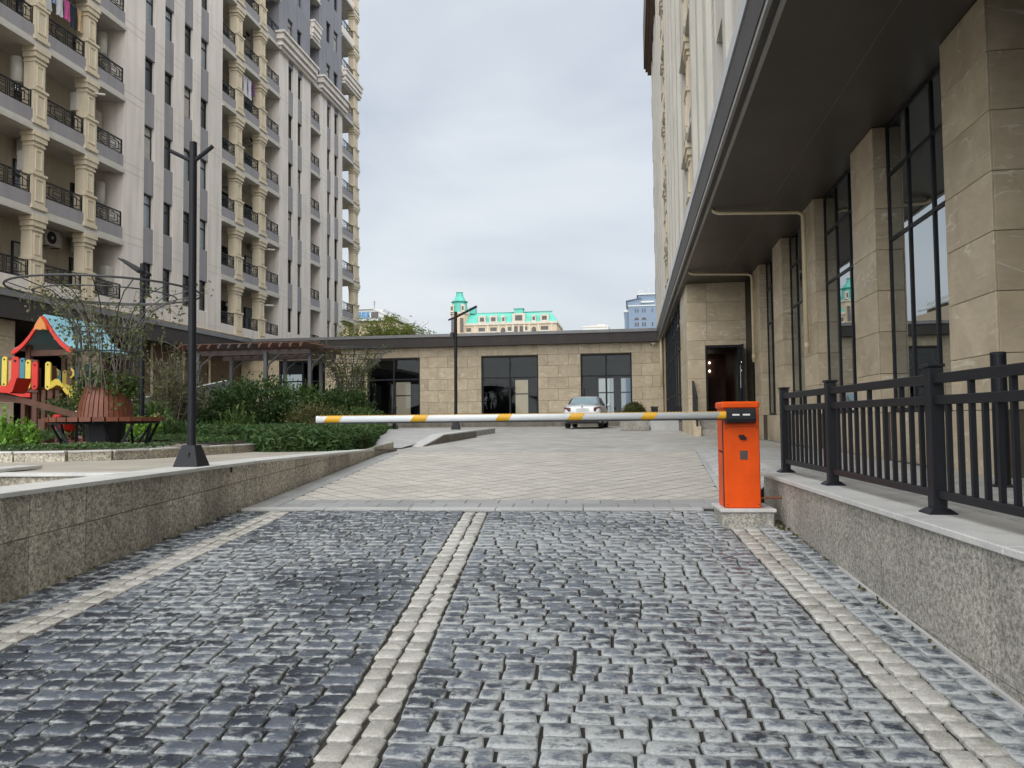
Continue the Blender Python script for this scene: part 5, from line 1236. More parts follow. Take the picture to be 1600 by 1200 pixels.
sh(560, 22.5, 0.6, (0.7, 0.6, 0.42), 1800, 0.10, 0.04, 'leaf_mid', 'low mid-green bush beyond the tip of the barrier arm', 37)
sh(288, 19.5, 0.75, (0.9, 0.8, 0.55), 2600, 0.12, 0.045, 'leaf_dark', 'dark bushy shrub left of the near lamp post', 38)
sh(330, 21.5, 0.75, (0.8, 0.8, 0.5), 2200, 0.12, 0.045, 'leaf_dark', 'dark low shrub right behind the near lamp post', 39)
sh(132, 15.2, 0.85, (0.60, 0.6, 0.62), 2000, 0.10, 0.05, 'leaf_dark', 'dark leafy shrub between the play tower and round planter', 40)
sh(235, 16.5, 0.72, (0.42, 0.42, 0.42), 1300, 0.10, 0.045, 'leaf_mid', 'mid-green shrub behind the right end of the round bench', 41)
sh(224, 14.6, 0.50, (0.30, 0.3, 0.25), 800, 0.09, 0.045, 'leaf_bright', 'small bright green shrub behind the right end of the round bench', 42)
sh(545, 27.0, 0.7, (1.0, 0.7, 0.55), 2000, 0.12, 0.05, 'leaf_dark', 'dark shrub tucked between the trellis and the far wall', 43)
conifer('conifer_shrub', 'bright green feathery conifer shrub at the left picture edge', 'shrub', (ground_at(18, 12.2), 12.2, GZ), 0.42, 0.78, 90, 26, 'leaf_bright', 51, 0.10, 0.04)
conifer('conifer_shrub', 'upright green juniper growing just right of the near lamp post', 'shrub', (ground_at(370, 17.5), 17.5, GZ), 0.45, 1.05, 120, 26, 'leaf_mid', 52, 0.13, 0.035)
conifer('conifer_shrub', 'grey-green juniper left of the near lamp post base', 'shrub', (ground_at(262, 15.6), 15.6, GZ), 0.50, 0.72, 110, 22, 'leaf_cover', 53, 0.13, 0.035)
conifer('conifer_shrub', 'spreading juniper below the dark bushy shrub', 'shrub', (ground_at(312, 17.0), 17.0, GZ), 0.6, 0.62, 120, 20, 'leaf_cover', 54, 0.13, 0.035)

# small bare-branched tree behind the lamp
def twig_tree(label, base, h, r, mat, seed, n_br=60, n_leaf=2400, ln=0.10, wd=0.03, name='small_tree', lowest=0.12):
    rng = np.random.default_rng(seed); t = thing(name, label, 'tree', base); m = MB(); P = []; D = []
    b = np.array(base)
    for k in range(n_br):
        a = rng.random()*2*pi; f = rng.random()**0.6; lo = lowest*h*rng.random(); tip = b+np.array([cos(a)*r*f, sin(a)*r*f, h*(0.45+0.55*rng.random())*(1-0.25*f)])
        s = b+np.array([cos(a)*0.05, sin(a)*0.05, lo]); mid = s*0.45+tip*0.55+rng.normal(size=3)*0.08
        m.tube([s, mid, tip], [0.014, 0.009, 0.003], 4, False)
        for j in range(3):
            q = s+(tip-s)*(0.35+0.6*rng.random()); e = q+rng.normal(size=3)*np.array((0.22, 0.22, 0.2))+np.array((0, 0, 0.12)); m.tube([q, e], [0.006, 0.002], 3, False)
            kk = n_leaf//(n_br*3); tt = rng.random(kk)[:, None]; P.append(q+(e-q)*tt+rng.normal(size=(kk, 3))*0.06); D.append(rng.normal(size=(kk, 3))+np.array((0, 0, 0.5)))
    m.build('branches', 'twig', t)
    m = MB(); m.tube([b-np.array((0, 0, 0.05)), b+np.array((0.02, 0, h*0.3))], [0.05, 0.025], 7); m.build('trunk', 'bark', t)
    put('crown', leaves(np.concatenate(P), np.concatenate(D), ln, wd, mat, 'crown', rng), t); return t
twig_tree('wispy grey-green small tree with many thin bare stems beside the slim lamp', (ground_at(272, 18.0), 18.0, GZ), 2.75, 0.95, 'leaf_olive', 61, 85, 3600, 0.11, 0.03)
# tree whose top shows above the far roof
def roof_tree():
    rng = np.random.default_rng(71); b = np.array((-19.3, 58.5, 0.0)); t = thing('tree', 'yellow-green leafy tree rising behind the far low roof', 'tree', tuple(b)); m = MB(); m.tube([b, b+(0, 0, 4.0), b+(0.2, 0, 6.5)], [0.2, 0.15, 0.08], 8); m.build('trunk', 'bark', t)
    m = MB(); P = []; D = []
    for k in range(60):
        a = rng.random()*2*pi; f = rng.random()**0.5; tip = b+np.array([cos(a)*4.0*f, sin(a)*3.0*f, 6.6+2.9*rng.random()*(1-0.35*f)]); 
        pass
        s = b+(0.1, 0, 4.5+1.2*rng.random()); m.tube([s, s*0.5+tip*0.5+(0, 0, 0.3), tip], [0.05, 0.03, 0.01], 5)
        for j in range(5):
            q = s*0.35+tip*0.65 if j == 0 else s+(tip-s)*(0.45+0.55*rng.random()); n = 34; P.append(q+rng.normal(size=(n, 3))*np.array((0.34, 0.34, 0.20))); D.append(rng.normal(size=(n, 3))*np.array((1, 1, 0.4)))
    m.build('branches', 'bark', t); put('crown', leaves(np.concatenate(P), np.concatenate(D), 0.22, 0.09, 'leaf_tree', 'crown', rng), t)
roof_tree()
# clipped ball in the planter
rng = np.random.default_rng(81); bt = thing('clipped_bush', 'clipped round bush growing in the square granite planter', 'shrub', (0.08, 31.0, 0.74))
P = rng.normal(size=(2600, 3)); P /= np.linalg.norm(P, axis=1, keepdims=True); P[:, 2] = np.abs(P[:, 2]*1.0); D = P+rng.normal(size=(2600, 3))*0.6; P = P*(0.42+0.05*rng.normal(size=(2600, 1)))+np.array((0.08, 30.95, 0.76))
put('crown', leaves(P, D, 0.07, 0.035, 'leaf_rust', 'crown', rng), bt)
m = MB(); m.lathe([(0.30, 0.74), (0.36, 0.86), (0.34, 1.02), (0.18, 1.14)], 12, (0.08, 30.95)); m.build('trunk', 'leaf_dark', bt)
# boulder and a bare red spot light thing near it
bo = MB(); rng = np.random.default_rng(5)
bo.lathe([(0.18, 0.45), (0.24, 0.58), (0.22, 0.72), (0.10, 0.80)], 9); bo.v = [(x+ground_at(250, 17.5)+rng.normal()*0.02, y+17.5, z+0.10+rng.normal()*0.015) for x, y, z in bo.v]
tag(bo.build('boulder', 'boulder', smooth=True), 'rounded tan boulder among the shrubs right of the slim lamp', 'boulder')
rs = thing('toy_spring_rider', 'small red and orange spring rider half hidden right of the boulder', 'play equipment', (ground_at(278, 19.0), 19.0, GZ))
xx = ground_at(278, 19.0); m = MB(); m.bbox(xx-0.04, xx+0.04, 18.9, 19.25, 0.75, 1.0, 0.02).bbox(xx-0.05, xx+0.05, 18.85, 19.0, 0.98, 1.12, 0.02); m.build('body', 'toy_orange', rs)
m = MB(); m.tube([(xx, 19.05, GZ), (xx, 19.05, 0.76)], 0.04, 8); m.build('spring', 'toy_red', rs)

# ---------------------------------------------------------------- round bench planters with trellis
def planter_bench(c, seed, label, leaflabel):
    cx, cy = c; z = GZ+0.01; t = thing('round_bench', label, 'bench', (cx, cy, z)); rng = np.random.default_rng(seed)
    m = MB(); m.lathe([(0.27, z), (0.31, z+0.42), (0.31, z+0.46)], 20, c); m.build('tub', 'plastic_black', t)
    n = 30
    for k in range(n):
        a = 2*pi*k/n; ca, sa = cos(a), sin(a); r0, r1 = 0.42, 0.90; w0, w1 = 0.033, 0.083
        vs = []
        for (zz) in (z+0.415, z+0.485):
            for (r_, w_) in ((r0, -w0), (r1, -w1), (r1, w1), (r0, w0)): vs.append((cx+ca*r_-sa*w_, cy+sa*r_+ca*w_, zz))
        m = MB(); m.add(vs, [(3, 2, 1, 0), (4, 5, 6, 7), (0, 1, 5, 4), (1, 2, 6, 5), (2, 3, 7, 6), (3, 0, 4, 7)]); m.build('seat_slat', 'timber_brown', t)
    n = 34
    for k in range(n):
        a = 2*pi*k/n; ca, sa = cos(a), sin(a); prof = [(0.405, z+0.49), (0.375, z+0.72), (0.315, z+0.92), (0.255, z+1.06)]; vs = []; fs = []
        for i, (r_, zz) in enumerate(prof):
            w_ = r_*pi/n*0.86
            for (rr_, ww) in ((r_, -w_), (r_+0.022, -w_), (r_+0.022, w_), (r_, w_)): vs.append((cx+ca*rr_-sa*ww, cy+sa*rr_+ca*ww, zz))
        for i in range(3):
            for j in range(4): fs.append((i*4+j, i*4+(j+1) % 4, i*4+4+(j+1) % 4, i*4+4+j))
        fs += [(3, 2, 1, 0), (12, 13, 14, 15)]; m = MB(); m.add(vs, fs); m.build('back_slat', 'timber_brown', t)
    m = MB(); m.lathe([(0.39, z+0.49), (0.36, z+0.72), (0.30, z+0.92), (0.24, z+1.04)], 20, c); m.build('liner', 'plastic_black', t)
    for k in range(6):
        a = 2*pi*k/6+0.35; 
        for s in (-1, 1):
            p = (cx+cos(a)*0.62-sin(a)*s*0.05, cy+sin(a)*0.62+cos(a)*s*0.05, z); q = (cx+cos(a+s*0.30)*0.80, cy+sin(a+s*0.30)*0.80, z+0.415)
            m = MB(); m.bar(p, q, 0.035, 0.035); m.build('leg', 'metal_black', t)
    m = MB(); m.ring((cx, cy, z+0.395), 0.80, 0.02, 30, 5); m.build('seat_ring', 'metal_black', t)
    # plants spilling over the rim
    n = 1500; a = rng.random(n)*2*pi; rr_ = 0.20+0.30*rng.random(n)**0.7; zz = z+1.10+rng.normal(size=n)*0.07-np.maximum(0, rr_-0.30)*2.4*rng.random(n)
    side = np.cos(a)**2 > 0.35; keep = side | (rr_ < 0.33); P = np.stack([cx+np.cos(a)*rr_, cy+np.sin(a)*rr_, zz], 1)[keep]
    sp_ = thing('planter_shrub', leaflabel, 'plant', (cx, cy, z+1.0)); put('foliage', leaves(P, rng.normal(size=(len(P), 3)), 0.075, 0.045, 'leaf_mid', 'foliage', rng), sp_)
    return t
def trellis(c, seed, label, vlabel, ztop, n_leaf, thick=0.011):
    cx, cy = c; t = thing('trellis', label, 'trellis', (cx, cy, GZ+1.0)); rng = np.random.default_rng(seed); z0 = GZ+0.95
    n = 16; R = 1.45
    curve = [(0.42, z0), (0.43, z0+0.45), (0.46, z0+0.8), (0.52, z0+1.08), (0.68, z0+1.34), (0.95, z0+1.52), (1.25, ztop-0.06), (R, ztop)]
    for k in range(n):
        a = 2*pi*k/n+0.1; m = MB(); m.tube([(cx+cos(a)*r_, cy+sin(a)*r_, zz) for r_, zz in curve], thick*0.8, 5); m.build('rod', 'trellis_metal', t)
    m = MB(); m.ring((cx, cy, ztop), R, 0.018, 56, 7); m.build('top_ring', 'trellis_metal', t)
    for (r_, zz) in ((0.455, z0+0.62), (0.50, z0+1.0), (1.05, z0+1.57)):
        m = MB(); m.ring((cx, cy, zz), r_+0.012, 0.012, 40, 5); m.build('hoop', 'trellis_metal', t)
    v = thing('climbing_vine', vlabel, 'vine', (cx, cy, GZ+1.0)); m = MB(); P = []; D = []
    for k in range(30):
        a = rng.random()*2*pi; pts = []; top = 4+rng.integers(0, 4); ph = rng.random()*6
        for i in range(top+1):
            r_, zz = curve[min(i, 7)]; aa = a+0.16*sin(ph+i*1.3)+rng.normal()*0.05; pts.append(np.array((cx+cos(aa)*(r_*(0.88+0.2*rng.random())), cy+sin(aa)*(r_*(0.88+0.2*rng.random())), zz+rng.normal()*0.03)))
        m.tube(pts, [0.0085*(1-0.09*i) for i in range(len(pts))], 4, False)
        for i in range(len(pts)-1):
            for j in range(2):
                q = pts[i]+(pts[i+1]-pts[i])*rng.random(); e = q+rng.normal(size=3)*np.array((0.12, 0.12, 0.14)); m.tube([q, e], [0.005, 0.002], 3, False)
                kk = max(1, int(n_leaf/(30*10)*(0.3+1.4*rng.random()))); P.append(e+rng.normal(size=(kk, 3))*0.07); D.append(rng.normal(size=(kk, 3)))
    m.build('stems', 'twig', v); put('foliage', leaves(np.concatenate(P), np.concatenate(D), 0.07, 0.042, 'leaf_vine', 'foliage', rng), v)
planter_bench((-8.62, 11.55), 91, 'round brown slatted bench around a tapered timber planter', 'green foliage spilling over the rim of the round timber planter')
trellis((-8.62, 11.55), 92, 'flared metal trellis with a wide top hoop on the round timber planter', 'half-bare vine with thin grey stems on the near trellis', 2.83, 1500)
trellis((-9.95, 26.2), 93, 'flared metal trellis behind the dark shrubs by the far windows', 'dense green vine covering the far trellis', 3.12, 3800, 0.02)

# ---------------------------------------------------------------- pergola
pg = thing('pergola', 'brown timber pergola on grey steel posts near the far left corner', 'pergola', (-12.0, 25.5, GZ))
for (x, y) in ((-12.15, 24.2), (-10.75, 24.6), (-14.6, 24.2), (-14.6, 26.4), (-12.6, 26.6), (-11.2, 26.6)):
    m = MB(); m.bbox(x-0.06, x+0.06, y-0.06, y+0.06, GZ-0.02, 2.95, 0.006); po = m.build('post', 'steel_grey', pg)
    m = MB(); m.tube([(x, y, 2.15), (x+0.12, y-0.02, 2.55), (x+0.5, y-0.02, 2.86)], 0.035, 6); m.build('brace', 'steel_grey', pg)
for y in (24.3, 26.5):
    m = MB(); m.bbox(-15.0, -10.6, y-0.05, y+0.05, 2.88, 3.04, 0.006); m.build('beam', 'timber_grey', pg)
for k in range(13):
    x = -14.95+k*0.36; m = MB(); m.prism([(23.55, 3.06), (27.0, 3.06), (27.0, 3.10), (26.85, 3.22), (23.7, 3.22), (23.55, 3.12)], 'x', x-0.035, x+0.035); m.build('rafter', 'timber_dark' if k > 7 or k < 4 else 'timber_grey', pg)
for k in range(6):
    y = 23.9+k*0.55; m = MB(); m.bbox(-15.1, -10.35, y-0.03, y+0.03, 3.222, 3.26, 0.004); m.build('batten', 'timber_dark', pg)
# sloping dark roof over the garage stairs
cp = thing('sloping_canopy', 'dark sloping canopy with pale seams behind the shrubs', 'canopy', (-15.5, 24, GZ))
A = np.array((-17.6, 21.2, 0.85)); Bv = np.array((-13.2, 23.8, 2.02)); W_ = np.array((-2.6, 3.9, 0.05)); nrm = np.cross(Bv-A, W_); nrm /= np.linalg.norm(nrm); nrm *= np.sign(nrm[2])
for k in range(4):
    p = A+W_*k/4; q = A+W_*(k+0.985)/4; m = MB(); vs = [p, p+(Bv-A), q+(Bv-A), q]; m.add(vs+[v-nrm*0.06 for v in vs], [(0, 1, 2, 3), (7, 6, 5, 4), (0, 4, 5, 1), (1, 5, 6, 2), (2, 6, 7, 3), (3, 7, 4, 0)]); m.build('panel', 'canopy_dark', cp)
    m = MB(); m.bar(p+nrm*0.012, p+(Bv-A)+nrm*0.012, 0.05, 0.03, nrm); m.build('seam', 'white', cp)
m = MB(); m.add([A-(0, 0, .06), Bv-(0, 0, .06), (Bv[0], Bv[1], GZ), (A[0], A[1], GZ)], [(3, 2, 1, 0)]); m.add([Bv-(0, 0, .06), Bv+W_-(0, 0, .06), (Bv[0]+W_[0], Bv[1]+W_[1], GZ), (Bv[0], Bv[1], GZ)], [(0, 1, 2, 3)]); m.build('side_wall', 'canopy_dark', cp)
tb = thing('timber_box', 'low stained timber planter box under the dark canopy', 'planter', (ground_at(318, 21.5), 21.5, GZ))
for k in range(4):
    x0 = ground_at(308, 22.2); m = MB(); m.bbox(x0, x0+1.2, 22.1, 22.16, 0.45+k*0.17, 0.60+k*0.17, 0.006); m.build('board', 'timber_dark', tb)

# ---------------------------------------------------------------- playground
pt = thing('play_tower', 'wooden play tower with a curved blue roof and coloured slats', 'play equipment', (-14.0, 16.5, GZ))
PX, PY = -13.34, 16.6
def pbox(name, mat, *b):
    m = MB(); m.bbox(*b, 0.008); return m.build(name, mat, pt)
def at16(px, py, Y): return at(px, py, Y)
for (x, y, top) in ((-13.90, 15.95, 2.46), (-12.80, 15.95, 2.46), (-13.90, 17.1, 2.46), (-12.80, 17.1, 2.46)):
    pbox('post', 'timber_dark', x-0.06, x+0.06, y-0.06, y+0.06, GZ, top)
for (px, top) in ((58, 575), (82, 572)):
    p = at(px, top, 15.75); pbox('post', 'timber_dark', p[0]-0.065, p[0]+0.065, 15.68, 15.81, GZ, p[2])
pbox('deck', 'timber_dark', -13.98, -12.7, 15.85, 17.3, 1.34, 1.47)
pbox('side_panel', 'timber_dark', -13.8, -13.5, 15.9, 16.0, GZ+.02, 1.2)
pbox('cross_beam', 'timber_dark', -13.83, -12.87, 15.91, 15.97, 2.20, 2.34)
# curved gable roof: gable faces the camera, ridge runs away
prof = []
for i in range(9):
    t = i/8; prof.append((0.86*t, 3.28-0.86*(t**0.72)*1.0+0.10*t*t))
prof = [(0.0, 3.30), (0.10, 3.20), (0.22, 3.02), (0.36, 2.83), (0.52, 2.66), (0.68, 2.54), (0.84, 2.46)]
prof = [(x*0.92, 0.62+(z-0.62)*0.93) for x, z in prof]
for s in (-1, 1):
    for i in range(len(prof)-1):
        (xa, za), (xb, zb) = prof[i], prof[i+1]; m = MB(); vs = []
        for y in (15.72, 17.6):
            vs += [(PX+s*xa, y, za), (PX+s*xb, y, zb), (PX+s*xb, y, zb+0.035), (PX+s*xa, y, za+0.035)]
        fs = [(0, 1, 2, 3), (7, 6, 5, 4), (0, 4, 5, 1), (1, 5, 6, 2), (2, 6, 7, 3), (3, 7, 4, 0)]
        m.add(vs, fs); m.build('roof_board', 'toy_sky', pt)
    outer = [(PX+s*x, z-0.005) for x, z in prof]; inner = [(PX+s*x, z-0.115) for x, z in prof][::-1]
    m = MB(); m.prism(outer+inner, 'y', 15.66, 15.715); m.build('bargeboard', 'toy_red', pt)
m = MB(); m.prism([(PX, 3.08), (PX+0.13, 2.89), (PX+0.16, 2.77), (PX+0.08, 2.79), (PX, 2.77), (PX-0.08, 2.79), (PX-0.16, 2.77), (PX-0.13, 2.89)], 'y', 15.60, 15.655); m.build('gable_piece', 'toy_orange', pt)
# coloured slats (front guard, bridge on the left, far side)
def slat(px0, px1, py0, py1, Y, mat):
    a = at(px0, py1, Y); b_ = at(px1, py0, Y); w_ = abs(b_[0]-a[0]); xc = (a[0]+b_[0])/2; r_ = w_/2; z0, z1 = a[2], b_[2]; pts = []
    for k in range(7): t = pi*k/6; pts.append((xc+cos(t)*r_, z1-r_+sin(t)*r_))
    for k in range(7): t = pi+pi*k/6; pts.append((xc+cos(t)*r_, z0+r_+sin(t)*r_))
    m = MB(); m.prism(pts, 'y', Y-0.02, Y+0.02); o = m.build('slat', mat, pt)
    for zc in (z0+r_, z1-r_):
        m = MB(); m.tube([(xc, Y-0.022, zc), (xc, Y-0.032, zc)], r_*0.30, 8); m.build('bolt', 'plastic_black', o)
for (a, b_, t0, t1, mt) in ((3, 12, 557, 605, 'toy_yellow'), (-8, 2, 556, 604, 'toy_blue'), (18, 31, 557, 607, 'toy_red'), (31, 40, 559, 606, 'toy_blue'), (40, 49, 562, 608, 'toy_yellow'), (50, 60, 565, 609, 'toy_red'), (71, 80, 565, 609, 'toy_yellow'), (14, 19, 561, 603, 'toy_tan')):
    slat(a, b_, t0, t1, 15.62 if mt != 'toy_tan' else 16.2, mt)
for (a, b_, t0, t1, mt) in ((88, 96, 578, 608, 'toy_blue'), (98, 105, 578, 606, 'toy_yellow'), (118, 126, 567, 605, 'toy_blue'), (126, 132, 568, 604, 'toy_yellow'), (133, 139, 569, 604, 'toy_blue')): slat(a, b_, t0, t1, 17.0, mt)
for k, (p, q) in enumerate((((-25, 556), (60, 565)), ((-25, 606), (60, 611)))):
    m = MB(); m.bar(at(*p, 15.66), at(*q, 15.66), 0.05, 0.07); m.build('rail', 'timber_dark', pt)
m = MB(); p = at(-20, 612, 15.9); q = at(60, 618, 15.9); m.bar(p, q, 0.5, 0.10); m.build('bridge_deck', 'toy_red', pt)
m = MB(); m.bar(at(-20, 622, 15.8), at(62, 628, 15.8), 0.1, 0.12); m.build('bridge_beam', 'timber_dark', pt)
for px in (90, 114):
    a = at(px-3, 577, 15.9); m = MB(); c0 = at(px-3, 576, 15.9); c1 = at(px+1, 580, 15.9); c2 = at(px+1, 586, 15.9); c3 = at(px-3, 590, 15.9); m.tube([c0, c1, c2, c3], 0.025, 6); m.build('hand_grip', 'toy_yellow', pt)
# yellow slide leaving to the right
sl = []
for (px, py) in ((91, 607), (100, 601), (106, 602), (112, 611), (118, 618), (126, 624), (140, 645), (150, 660)): sl.append(at(px, py, 15.75))
m = MB()
for i in range(len(sl)-1):
    a, b_ = np.array(sl[i]), np.array(sl[i+1]); hy = 0.24
    m.add([a+(0, -hy, 0), b_+(0, -hy, 0), b_+(0, hy, 0), a+(0, hy, 0)], [(0, 1, 2, 3)])
    for s in (-1, 1): m.add([a+(0, s*hy, -0.02), b_+(0, s*hy, -0.02), b_+(0, s*(hy+.03), 0.12), a+(0, s*(hy+.03), 0.12)], [(0, 1, 2, 3)])
m.build('slide', 'toy_yellow', pt)
for px in (28, 50, 60, 70, 82):
    a = at(px, 683, 15.6); pbox('leg', 'timber_dark', a[0]-0.055, a[0]+0.055, 15.72, 15.86, GZ, 1.40)
ss = thing('seesaw', 'timber seesaw with a red moulded seat in front of the play tower', 'seesaw', (-13.0, 14.2, GZ))
a = np.array(at(-10, 611, 14.3)); b_ = np.array(at(160, 660, 14.0))
m = MB(); m.bar(a+(0, 0, -0.03), b_, 0.13, 0.10); m.build('beam', 'timber_dark', ss)
m = MB(); pr = [(p[0], p[2]) for p in (at(-14, 601, 14.25), at(21, 606, 14.25), at(29, 592, 14.25), at(38, 591, 14.25), at(31, 612, 14.25), at(26, 615, 14.25), at(-14, 611, 14.25))]
m.prism(pr, 'y', 14.05, 14.45); m.build('seat', 'toy_red', ss)
cx = (a[0]+b_[0])/2; m = MB(); m.bbox(cx-0.08, cx+0.08, 14.0, 14.3, GZ, 0.72, 0.01); m.build('fulcrum', 'timber_dark', ss)
for (px, Y, lab) in ((96, 14.6, 'small red spring rider left of the bench legs'), (199, 14.8, 'red spring rider with a pale face seen under the bench seat')):
    x = ground_at(px, Y); t = thing('spring_rider', lab, 'play equipment', (x, Y, GZ)); m = MB(); m.tube([(x, Y, GZ), (x, Y, 0.48)], 0.07, 8); m.build('spring', 'plastic_black', t)
    m = MB(); m.bbox(x-0.13, x+0.13, Y-0.12, Y+0.3, 0.45, 0.66, 0.05).bbox(x-0.07, x+0.09, Y-0.2, Y-0.03, 0.60, 0.82, 0.04); m.build('body', 'toy_red', t)

# ---------------------------------------------------------------- equipment and washing on the balconies
def boxy(nm, lab, cat, y, z, hy, hz, dx, X, parts, grp):
    t = thing(nm, lab, cat, (X, y, z-hz/2), 0, grp); m = MB(); m.bbox(X-dx/2, X+dx/2, y-hy/2, y+hy/2, z-hz/2, z+hz/2, 0.02); m.build('casing', 'ac_white', t)
    return t
def fan_face(t, X, y, z, r):
    m = MB(); q = MB(); q.lathe([(r, 0), (r, 0.02), (r*0.92, 0.03)], 18); m.add([(X+p[2]*0, y+p[0], z+p[1]) for p in q.v], q.f)
    m = MB(); m.add([(X+p[2], y+p[0], z+p[1]) for p in q.v], q.f); m.build('fan_grille', 'metal_dark', t)
    m = MB(); m.tube([(X+0.03, y, z), (X+0.05, y, z)], r*0.25, 10); m.build('fan_hub', 'ac_white', t)
ACG = 'air conditioner units on the tower balconies'
acs = [(28.6, 8.40, 'first'), (45.0, 25.5, 'top'), (45.5, 22.3, 'c'), (45.6, 18.85, 'd'), (46.4, 12.0, 'e'), (27.4, 11.75, 'f'), (24.8, 18.3, 'g'), (43.0, 15.2, 'h'), (46.2, 21.9, 'i'), (30.5, 8.45, 'j')]
acl = ['air conditioner unit high on the lowest near balcony of the tower', 'topmost air conditioner in the column of balconies right of the lamp', 'air conditioner above the white washing on the second balcony column', 'air conditioner one floor below the white washing', 'small air conditioner beside the far column of the second balcony row', 'air conditioner on the second near balcony left of the tapered column', 'air conditioner on an upper near balcony at the left picture edge', 'air conditioner in the middle of the second balcony column', 'air conditioner beside the wall high on the second balcony column', 'air conditioner beside the pale wall on the lowest near balcony']
for (y, z, _), lab in zip(acs, acl):
    X = XT-1.25; t = boxy('air_conditioner', lab, 'air conditioner', y, z, 0.95, 0.68, 0.36, X, None, ACG); fan_face(t, X+0.181, y-0.12, z, 0.26)
    for s in (-1, 1): m = MB(); m.bar((X-0.2, y+s*0.3, z-0.36), (X+0.2, y+s*0.3, z-0.36), 0.04, 0.03); m.build('bracket', 'metal_dark', t)
BG = 'wall boilers on the tower balconies'
bl = [(29.2, 14.4, 'white boiler with long flue on the near balconies, third floor up'), (26.4, 10.9, 'white boiler at the left picture edge, second balcony up'), (45.0, 14.8, 'white boiler on the second balcony column, middle floor'), (45.3, 11.1, 'white boiler with flue on the second balcony column, third row from the bottom'), (45.2, 7.5, 'white boiler with flue on the lowest balcony of the second column'), (32.2-1.0, 7.3, 'white boiler on the lowest near balcony beside the pale wall'), (44.9, 24.6, 'white boiler high on the second balcony column'), (31.2, 14.5, 'white boiler beside the pale wall on the third near balcony')]
for i, (y, z, lab) in enumerate(bl):
    X = XT-0.55 if i < 6 else XT-1.2; t = boxy('wall_boiler', lab, 'boiler', y, z, 0.46, 0.80, 0.34, X, None, BG)
    if i in (0, 3, 4): m = MB(); m.tube([(X, y, z+0.42), (X+0.1, y, z+0.5), (X+0.95, y+0.5, z+0.5)], 0.05, 8); m.build('flue', 'ac_white', t)
CG = 'water heaters on the tower balconies'
for (y, z, lab) in ((26.2, 14.5, 'round white water heater at the left picture edge'), (31.0, 17.9, 'round white water heater on the upper near balcony beside the pale wall'), (31.0, 11.0, 'round white water heater on the second near balcony beside the pale wall')):
    X = XT-0.8; t = thing('water_heater', lab, 'water heater', (X, y, z-0.5), 0, CG); m = MB(); m.lathe([(0.18, z-0.52), (0.23, z-0.48), (0.23, z+0.48), (0.18, z+0.52)], 16, (X, y)); m.build('tank', 'ac_white', t, True)
    m = MB(); m.tube([(X, y-0.06, z-0.52), (X, y-0.06, z-0.8)], 0.015, 6).tube([(X, y+0.06, z-0.52), (X, y+0.06, z-0.8)], 0.015, 6); m.build('water_pipe', 'chrome', t)
def laundry(lab, items, X, z):
    t = thing('laundry', lab, 'laundry', (X, items[0][0], z)); y0, y1 = items[0][0]-0.2, items[-1][0]+0.4; m = MB(); m.tube([(X, y0, z), (X, y1, z)], 0.008, 4); m.build('line', 'white', t)
    rng = np.random.default_rng(3)
    for (y, w_, h_, mat) in items:
        n = 7; V = []; F = []
        for j in range(4):
            for i in range(n): V.append((X+0.03*sin(i*1.7+j)*(0.4+0.4*j), y+w_*(i/(n-1)-0.5)*(1-0.05*j), z-h_*j/3-(0.05*rng.random() if j == 3 else 0)))
        for j in range(3):
            for i in range(n-1): F.append((j*n+i, j*n+i+1, j*n+n+i+1, j*n+n+i))
        m = MB(); m.add(V, F); m.build('garment', mat, t, True)
laundry('white, pink and navy washing hung on the upper near balcony', [(27.05, 0.35, 0.9, 'cloth_white'), (27.35, 0.3, 0.5, 'cloth_blue'), (27.62, 0.45, 0.85, 'cloth_white'), (28.05, 0.40, 0.80, 'cloth_pink'), (28.45, 0.42, 0.95, 'cloth_navy'), (28.8, 0.3, 0.9, 'toy_tan')], XT-0.18, 18.25)
laundry('white and purple washing hung on the second balcony column', [(43.0, 0.6, 1.2, 'cloth_white'), (43.55, 0.5, 1.2, 'cloth_white'), (44.0, 0.35, 0.8, 'cloth_purple')], XT-0.2, 21.75)

# ================================================================ FAR BUILDINGS
def fbox(root, name, mat, *b):
    m = MB(); m.box(*b); return m.build(name, mat, root)
tl = thing('far_hotel', 'cream building with teal mansard roof and corner turret beyond the low roof', 'building', (-28, 175, 0))
YT = 170
fbox(tl, 'wall', 'far_cream', -37.6, -16.3, YT, YT+14, -1.7, 21.9)
fbox(tl, 'string_course', 'far_trim', -37.8, -16.1, YT-0.25, YT+14.2, 21.9, 22.4)
m = MB(); m.add([(-37.7, YT-.1, 22.4), (-16.2, YT-.1, 22.4), (-16.2, YT+14, 22.4), (-37.7, YT+14, 22.4), (-36.2, YT+1.8, 25.0), (-17.6, YT+1.8, 24.6), (-17.6, YT+12, 24.6), (-36.2, YT+12, 25.0)], [(4, 5, 6, 7), (0, 1, 5, 4), (1, 2, 6, 5), (2, 3, 7, 6), (3, 0, 4, 7)]); m.build('roof', 'teal_roof', tl)
fbox(tl, 'roof_ridge', 'teal_trim', -36.4, -17.4, YT+1.7, YT+2.0, 24.75, 24.95)
for (x, w_, h_) in ((-33.2, 1.7, 1.7), (-30.6, 1.8, 1.7), (-28.3, 0.9, 1.6), (-24.8, 2.9, 2.0), (-21.4, 0.9, 1.6), (-19.0, 1.9, 1.7)):
    d = fbox(tl, 'dormer', 'far_trim', x-w_/2, x+w_/2, YT-0.15, YT+2.2, 22.4, 22.4+h_); fbox(d, 'window', 'far_window', x-w_*0.28, x+w_*0.28, YT-0.19, YT-0.1, 22.75, 22.4+h_-0.45)
fbox(tl, 'roof_block', 'teal_roof', -26.0, -24.0, YT+1.0, YT+3, 24.4, 25.5); fbox(tl, 'roof_block_cap', 'teal_trim', -26.15, -23.85, YT+0.9, YT+3.1, 25.5, 25.65)
